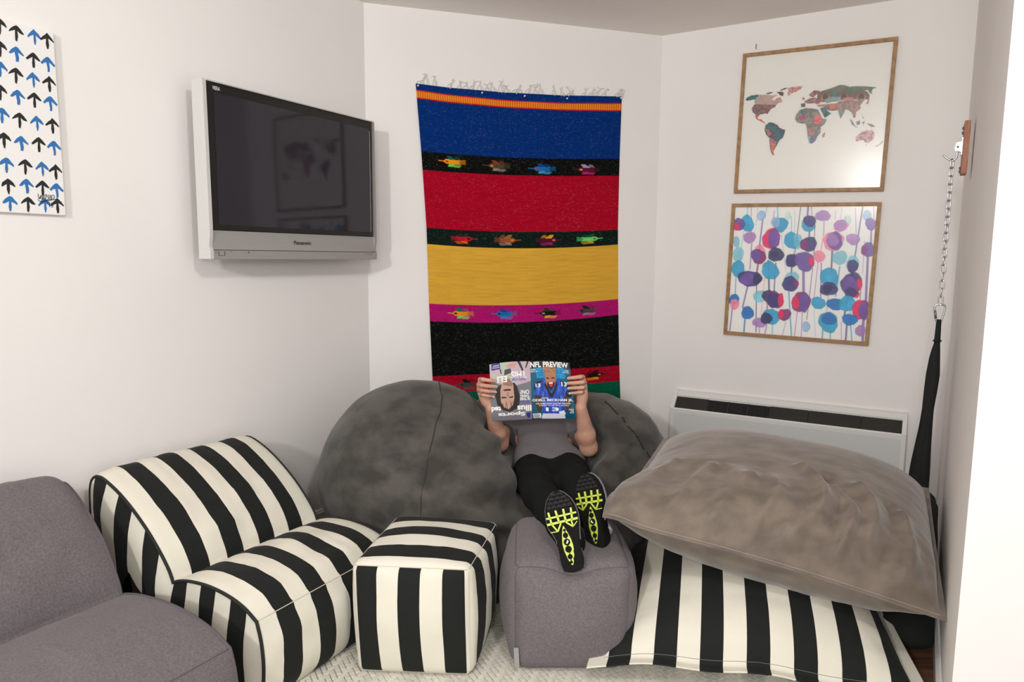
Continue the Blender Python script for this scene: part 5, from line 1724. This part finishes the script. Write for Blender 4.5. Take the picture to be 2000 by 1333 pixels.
pr_ = Pic(170, 236, lin((10, 92, 122)))
hRr = homography([(920, 165), (1570, 140), (1690, 1080), (965, 1115)], [(0, 0), (170, 0), (170, 236), (0, 236)])
hq = lambda pts: hRr(pts)
n_ = fbm(pr_.X / 30, pr_.Y / 40, 2.0)
pr_.put(np.clip((n_ - .4) * 3, 0, 1) * .5, lin((4, 56, 84)))
pr_.poly(hq([(915, 150), (1580, 130), (1590, 240), (920, 265)]), lin((14, 26, 36)))
pr_.poly(hq([(1015, 260), (1480, 240), (1500, 410), (1030, 420)]), lin((6, 120, 176)))
pr_.poly(hq([(980, 620), (1000, 500), (1100, 450), (1180, 420), (1330, 410), (1440, 440), (1560, 500), (1590, 620), (1500, 680), (1510, 900), (1500, 1030), (1150, 1040), (1130, 900), (1100, 700), (1000, 680)]), lin((44, 84, 190)))
jm = pr_.inside(hq([(980, 620), (1000, 500), (1100, 450), (1180, 420), (1330, 410), (1440, 440), (1560, 500), (1590, 620), (1500, 680), (1510, 900), (1500, 1030), (1150, 1040), (1130, 900), (1100, 700), (1000, 680)]))
nj = fbm(pr_.X / 7, pr_.Y / 22, 5.0)
pr_.put(jm * np.clip((nj - .5) * 6, 0, 1), lin((20, 46, 130)), .75)
pr_.put(jm * np.clip((.40 - nj) * 8, 0, 1), lin((92, 134, 226)), .6)
pr_.poly(hq([(985, 560), (1010, 490), (1100, 450), (1130, 460), (1040, 520), (1000, 620)]), lin((18, 20, 34)))
pr_.poly(hq([(1430, 430), (1560, 490), (1590, 590), (1540, 540), (1440, 470)]), lin((18, 20, 34)))
pr_.poly(hq([(1180, 480), (1260, 640), (1290, 645), (1360, 470), (1380, 500), (1300, 720), (1260, 715), (1150, 510)]), lin((22, 26, 50)))
pr_.poly(hq([(1190, 470), (1345, 460), (1285, 610), (1260, 610)]), lin((70, 44, 34)))
pr_.poly(hq([(1000, 690), (1120, 700), (1130, 880), (1110, 980), (1050, 960), (1020, 840)]), lin((64, 42, 36)))
pr_.poly(hq([(1480, 690), (1540, 660), (1600, 800), (1590, 960), (1530, 960), (1500, 820)]), lin((84, 48, 44)))
pr_.poly(hq([(1140, 1000), (1500, 990), (1520, 1090), (1120, 1115)]), lin((214, 216, 232)))
pr_.poly(hq([(1400, 960), (1490, 930), (1520, 1000), (1430, 1020)]), lin((222, 224, 238)))
pr_.poly(hq([(1120, 1050), (1190, 1000), (1210, 1060), (1150, 1100)]), lin((222, 224, 238)))
pr_.poly(hq([(1165, 400), (1170, 320), (1210, 290), (1300, 290), (1345, 330), (1345, 440), (1310, 540), (1270, 580), (1235, 575), (1190, 510)]), lin((176, 120, 88)))
pr_.poly(hq([(1120, 300), (1140, 240), (1190, 205), (1300, 205), (1350, 250), (1345, 310), (1290, 320), (1210, 320), (1150, 330)]), lin((176, 128, 96)))
nn = vnoise(pr_.X / 3.2, pr_.Y / 3.2, 1.0)
pr_.put(pr_.inside(hq([(1120, 300), (1140, 240), (1190, 205), (1300, 205), (1350, 250), (1345, 310), (1290, 320), (1210, 320), (1150, 330)])) * (nn > .55), lin((112, 74, 56)), .8)
pr_.poly(hq([(1185, 400), (1235, 405), (1235, 425), (1190, 420)]), lin((44, 30, 26)))
pr_.poly(hq([(1270, 400), (1325, 390), (1325, 412), (1275, 420)]), lin((44, 30, 26)))
pr_.poly(hq([(1205, 480), (1330, 470), (1310, 545), (1270, 585), (1235, 580), (1205, 530)]), lin((40, 26, 22)))
pr_.poly(hq([(1228, 478), (1300, 472), (1295, 530), (1262, 548), (1235, 520)]), lin((190, 70, 70)))
pr_.poly(hq([(1232, 480), (1298, 474), (1294, 492), (1236, 496)]), lin((240, 236, 230)))
e = hq([(1560, 640)])[0]
pr_.ell(e[0], e[1], 14, 14, lin((16, 22, 30)), 1)
pr_.poly(hq([(975, 1010), (1112, 1000), (1116, 1085), (985, 1098)]), lin((236, 236, 236)))
for k in range(14):
    x = 990 + k * 7.2
    (a1, b1), (a2, b2) = hq([(x, 1022), (x + 4, 1082)])
    pr_.line(a1, b1, a2, b2, 1.0, lin((30, 30, 30)), .9)
obj('front_cover', picture_mesh(pr_, fR), m_cover, mag)
# the stack of pages behind the covers
for fn in (fL, fR):
    nu, nv = 14, 12
    uu, vv_ = np.meshgrid(np.linspace(0.004, .996, nu), np.linspace(.004, .996, nv), indexing='ij')
    a_ = fn(uu, vv_) + V(0, .0008, 0)
    b_ = fn(uu, vv_) + V(0, .0042, 0)
    vs = np.concatenate([a_.reshape(-1, 3), b_.reshape(-1, 3)])
    fs = [tuple(q) for q in grid_faces(nu, nv, flip=True)] + [tuple(int(i) + nu * nv for i in q) for q in grid_faces(nu, nv)]
    ring = [i * nv for i in range(nu)] + [(nu - 1) * nv + j for j in range(1, nv)] + [i * nv + nv - 1 for i in range(nu - 2, -1, -1)] + [j for j in range(nv - 2, 0, -1)]
    fs += [(ring[k], ring[(k + 1) % len(ring)], ring[(k + 1) % len(ring)] + nu * nv, ring[k] + nu * nv) for k in range(len(ring))]
    obj('page_block', mesh(vs, fs), m_pages, mag)
m_ink_white = material('white_ink', lin((244, 243, 238)), 0.3)
m_ink_purple = material('purple_ink', lin((84, 72, 170)), 0.3)
m_ink_cyan = material('cyan_ink', lin((30, 160, 214)), 0.3)
m_ink_dark = material('dark_ink', lin((28, 28, 34)), 0.3)
tL, tR = page_fn(LC, .006, .0005), page_fn(RC, .005, .0005)


def words(fn, hm_, s, x0, y0, x1, y1, mat, flip=False, bold=0.012):
    q = hm_([(x0, (y0 + y1) / 2), (x1, (y0 + y1) / 2), ((x0 + x1) / 2, y0), ((x0 + x1) / 2, y1)])
    u0, u1 = q[0][0] / 170, q[1][0] / 170
    v0, v1 = q[2][1] / 236, q[3][1] / 236
    return text_on(fn, s, u0, v0, u1, v1, mat, mag, 'cover_lettering', bold, flip)


# the printed head covers the middle of the masthead
words(tR, hRr, 'SP', 1030, 255, 1120, 325, m_ink_cyan, bold=.03)
words(tR, hRr, 'TS', 1365, 250, 1480, 320, m_ink_cyan, bold=.03)
words(tR, hRr, 'ILLU', 1035, 340, 1155, 405, m_ink_cyan, bold=.03)
words(tR, hRr, 'TED', 1365, 335, 1500, 400, m_ink_cyan, bold=.03)
words(tR, hRr, 'NFL PREVIEW', 925, 165, 1548, 245, m_ink_white, bold=.03)
words(tR, hRr, 'ODELL BECKHAM JR.', 962, 742, 1640, 796, m_ink_white, bold=.03)
words(tR, hRr, "THE GAME'S MOST ELECTRIC RECEIVER", 1020, 808, 1600, 836, m_ink_white, bold=.01)
words(tR, hRr, 'IS READY TO GO VIRAL (AGAIN)', 1075, 846, 1570, 872, m_ink_white, bold=.01)
words(tR, hRr, '13', 1015, 500, 1095, 560, m_ink_white, bold=.03)
words(tR, hRr, '13', 1440, 455, 1530, 525, m_ink_white, bold=.03)
words(tR, hRr, '13', 1190, 890, 1410, 955, m_ink_white, bold=.03)
words(tR, hRr, 'SUPER', 935, 275, 1015, 298, m_ink_white)
words(tR, hRr, 'BOWL 50', 935, 305, 1040, 328, m_ink_white)
words(tR, hRr, 'SUPER', 1490, 265, 1555, 285, m_ink_white)
words(tR, hRr, 'PICKS', 1470, 292, 1560, 312, m_ink_white)
words(tR, hRr, 'EVOLUTION', 1120, 722, 1225, 745, m_ink_white)
words(tR, hRr, 'DREW', 1570, 905, 1655, 930, m_ink_white)
words(tR, hRr, 'AND', 1600, 935, 1655, 955, m_ink_white)
words(tR, hRr, 'BACK', 1590, 962, 1660, 985, m_ink_white)
words(tR, hRr, '66', 1540, 605, 1590, 640, m_ink_cyan)
words(tL, hL, 'THIS', 590, 322, 855, 432, m_ink_white, True, .03)
words(tL, hL, 'ELI', 355, 395, 520, 495, m_ink_white, True, .03)
words(tL, hL, 'THEY LOVE', 600, 405, 845, 470, m_ink_purple, True, .02)
words(tL, hL, 'ON?', 745, 618, 905, 688, m_ink_white, True, .03)
words(tL, hL, 'THING', 748, 695, 905, 738, m_ink_white, True, .03)
words(tL, hL, 'IS THIS', 740, 742, 912, 785, m_ink_white, True, .03)
words(tL, hL, 'KITTLE', 740, 795, 915, 840, m_ink_purple, True, .03)
words(tL, hL, 'Sports', 350, 970, 835, 1058, m_ink_white, True, .04)
words(tL, hL, 'Illus', 690, 870, 945, 972, m_ink_white, True, .04)
words(tL, hL, 'ted', 235, 885, 405, 978, m_ink_white, True, .04)
words(tL, hL, 'JOEY', 285, 215, 390, 240, m_ink_white, True)
words(tL, hL, 'EXTRA', 275, 250, 395, 268, m_ink_white, True)


# ------------------------------------------------------------------ floor pillows
def pillow(name, label, cat, c, Ht, Hb, mat, seed, n=110, fl=0.05, pinch=0.03, pw=0.5, ex=2.4, wr=0.010, extra=None, swid=None, droop=None, seam_mat=None, up=None):
    """c: corners FL, FR, BR, BL; Ht / Hb: swell above and below the seam"""
    c = np.array(c, float)
    up = unit(np.cross(c[1] - c[0], c[3] - c[0])) if up is None else up
    t = thing(name, label, cat, tuple(c.mean(0) - up * Hb))
    g = np.linspace(-1, 1, n)
    U, Vv = np.meshgrid(g, g, indexing='ij')
    uu = U * (1 - pinch * (1 - Vv ** 2))
    vv = Vv * (1 - pinch * (1 - U ** 2))
    x, y = (uu * .5 + .5)[..., None], (vv * .5 + .5)[..., None]
    base = (c[0] * (1 - x) + c[1] * x) * (1 - y) + (c[3] * (1 - x) + c[2] * x) * y
    ui, vi = np.clip(np.abs(U) / (1 - fl), 0, 1), np.clip(np.abs(Vv) / (1 - fl), 0, 1)
    hh = ((1 - ui ** ex) * (1 - vi ** ex)) ** pw
    edge = np.clip(hh * 3, 0, 1)
    W1 = (fbm(U * 3 + seed, Vv * 3, seed) - .5) * 2 * wr + (fbm(U * 9 + seed, Vv * 2.5, seed + 3) - .5) * wr * 1.2 * np.clip((np.abs(Vv) - .3) * 2, 0, 1) + (fbm(U * 2.5 + seed, Vv * 9, seed + 6) - .5) * wr * 1.2 * np.clip((np.abs(U) - .3) * 2, 0, 1)
    W1 = W1 * np.clip(.35 - Vv * .9, .15, 1)
    hT = Ht * hh + W1 * edge + 0.003
    hB = Hb * hh + W1 * .5 * edge + 0.003
    if extra is not None: hT = hT + extra(U, Vv) * edge
    top = base + hT[..., None] * up
    bot = base - hB[..., None] * up
    if droop is not None:
        top = droop(top, U, Vv)
        bot = droop(bot, U, Vv)
    s = ((U * .5 + .5) * (swid or 1)).ravel()
    obj('upper_cover', mesh(top.reshape(-1, 3), grid_faces(n, n), attrs={'s': s}), mat, t)
    obj('lower_cover', mesh(bot.reshape(-1, 3), grid_faces(n, n, flip=True), attrs={'s': s}), mat, t)
    # hem joining the two layers and the stitched line inside the flange
    if seam_mat is not None:
        ring = [(i, 0) for i in range(n)] + [(n - 1, j) for j in range(1, n)] + [(i, n - 1) for i in range(n - 2, -1, -1)] + [(0, j) for j in range(n - 2, 0, -1)]
        P = np.array([(top[i, j] + bot[i, j]) / 2 for i, j in ring])
        v, f = tube(P, 0.0034, 6, closed=True)
        obj('hem', mesh(v, f, attrs={'s': np.repeat([s.reshape(n, n)[i, j] for i, j in ring], 6)}), mat, t)
        k = int(round((fl * .96) / 2 * (n - 1)))
        ring = [(i, k) for i in range(k, n - k)]
        P = np.array([top[i, j] + up * .0006 for i, j in ring])
        v, f = tube(P, 0.0009, 5)
        obj('stitch_line', mesh(v, f), seam_mat, t)
    return t


m_thread_pale = material('pale_stitching', lin((176, 166, 154)), 0.8)
m_thread_grey = material('grey_stitching', lin((120, 120, 118)), 0.8)


def lift_front(P, U, Vv):
    P = P.copy()
    f = np.clip((-Vv - .55) / .45, 0, 1)
    P[..., 2] += f * (.034 * np.sin(np.clip((U + 1) / 2 * 1.15, 0, 1) * np.pi) ** .7 + .007 * np.sin(U * 9 + 1))
    return P


pillow('floor_pillow', 'black and white striped floor pillow lying under the taupe pillow', 'pillow', [(0.272, 2.272, .080), (1.400, 2.110, .050), (1.60, 3.02, .14), (0.53, 3.20, .14)], 0.235, 0.10, m_stripe_pillow, 2.0, fl=0.09, pinch=0.02, pw=.52, ex=2.3, wr=.008, swid=1.14, seam_mat=m_thread_grey, up=ZUP, droop=lift_front)


def velvet_droop(P, U, Vv):
    P = P.copy()
    e = np.exp(-((U + .93) / .13) ** 2 - ((Vv + .70) / .30) ** 2)
    P[..., 0] -= .045 * e
    P[..., 2] += .045 * e
    P[..., 2] += .018 * np.sin((U + 1) * np.pi / 2) * np.clip(-Vv - .6, 0, .4) / .4
    return P


def velvet_folds(U, Vv):
    out = np.zeros_like(U)
    for pts, h, w in [([(.05, .35), (.17, .05), (.20, -.3), (.10, -.62)], .020, .045), ([(.22, .30), (.33, -.05), (.28, -.4)], -.018, .05), ([(.28, .10), (.40, -.25), (.36, -.62)], .020, .040),
                      ([(.42, .25), (.52, -.1), (.50, -.5)], .018, .05), ([(.60, .2), (.66, -.2), (.60, -.6)], -.014, .05), ([(.70, .1), (.78, -.35), (.72, -.75)], .016, .05),
                      ([(-.75, .1), (-.82, -.3), (-.86, -.8)], .012, .05), ([(-.5, .0), (-.62, -.45), (-.66, -.85)], .012, .05), ([(-.25, -.1), (-.36, -.5), (-.42, -.88)], .010, .05), ([(-.05, -.2), (-.12, -.6), (-.10, -.9)], .010, .04)]:
        P = spline([(a, b * .72 - .44, 0) for a, b in pts], 30)[:, :2]
        d = np.min(np.hypot(U[..., None] - P[:, 0], Vv[..., None] - P[:, 1]), -1)
        out += 1.5 * h * np.exp(-(d / (w * .8)) ** 2)
    f = np.clip((-Vv - .35) / .2, 0, 1) * np.clip((1 + Vv) / .08, 0, 1)
    out += (fbm(U * 7 + 3 + Vv * 1.5, Vv * 2, 1.0) - .5) * .050 * f
    return out


pillow('floor_pillow', 'large taupe velvet floor pillow on top of the striped pillow', 'pillow', [(.350, 2.440, .545), (1.455, 2.185, .305), (1.865, 3.00, .485), (.775, 3.43, .590)], 0.225, 0.19, m_velvet, 4.0, n=130, fl=0.035, pinch=0.006, pw=.55, ex=3.0, wr=.013, extra=velvet_folds, seam_mat=m_thread_pale, droop=velvet_droop)

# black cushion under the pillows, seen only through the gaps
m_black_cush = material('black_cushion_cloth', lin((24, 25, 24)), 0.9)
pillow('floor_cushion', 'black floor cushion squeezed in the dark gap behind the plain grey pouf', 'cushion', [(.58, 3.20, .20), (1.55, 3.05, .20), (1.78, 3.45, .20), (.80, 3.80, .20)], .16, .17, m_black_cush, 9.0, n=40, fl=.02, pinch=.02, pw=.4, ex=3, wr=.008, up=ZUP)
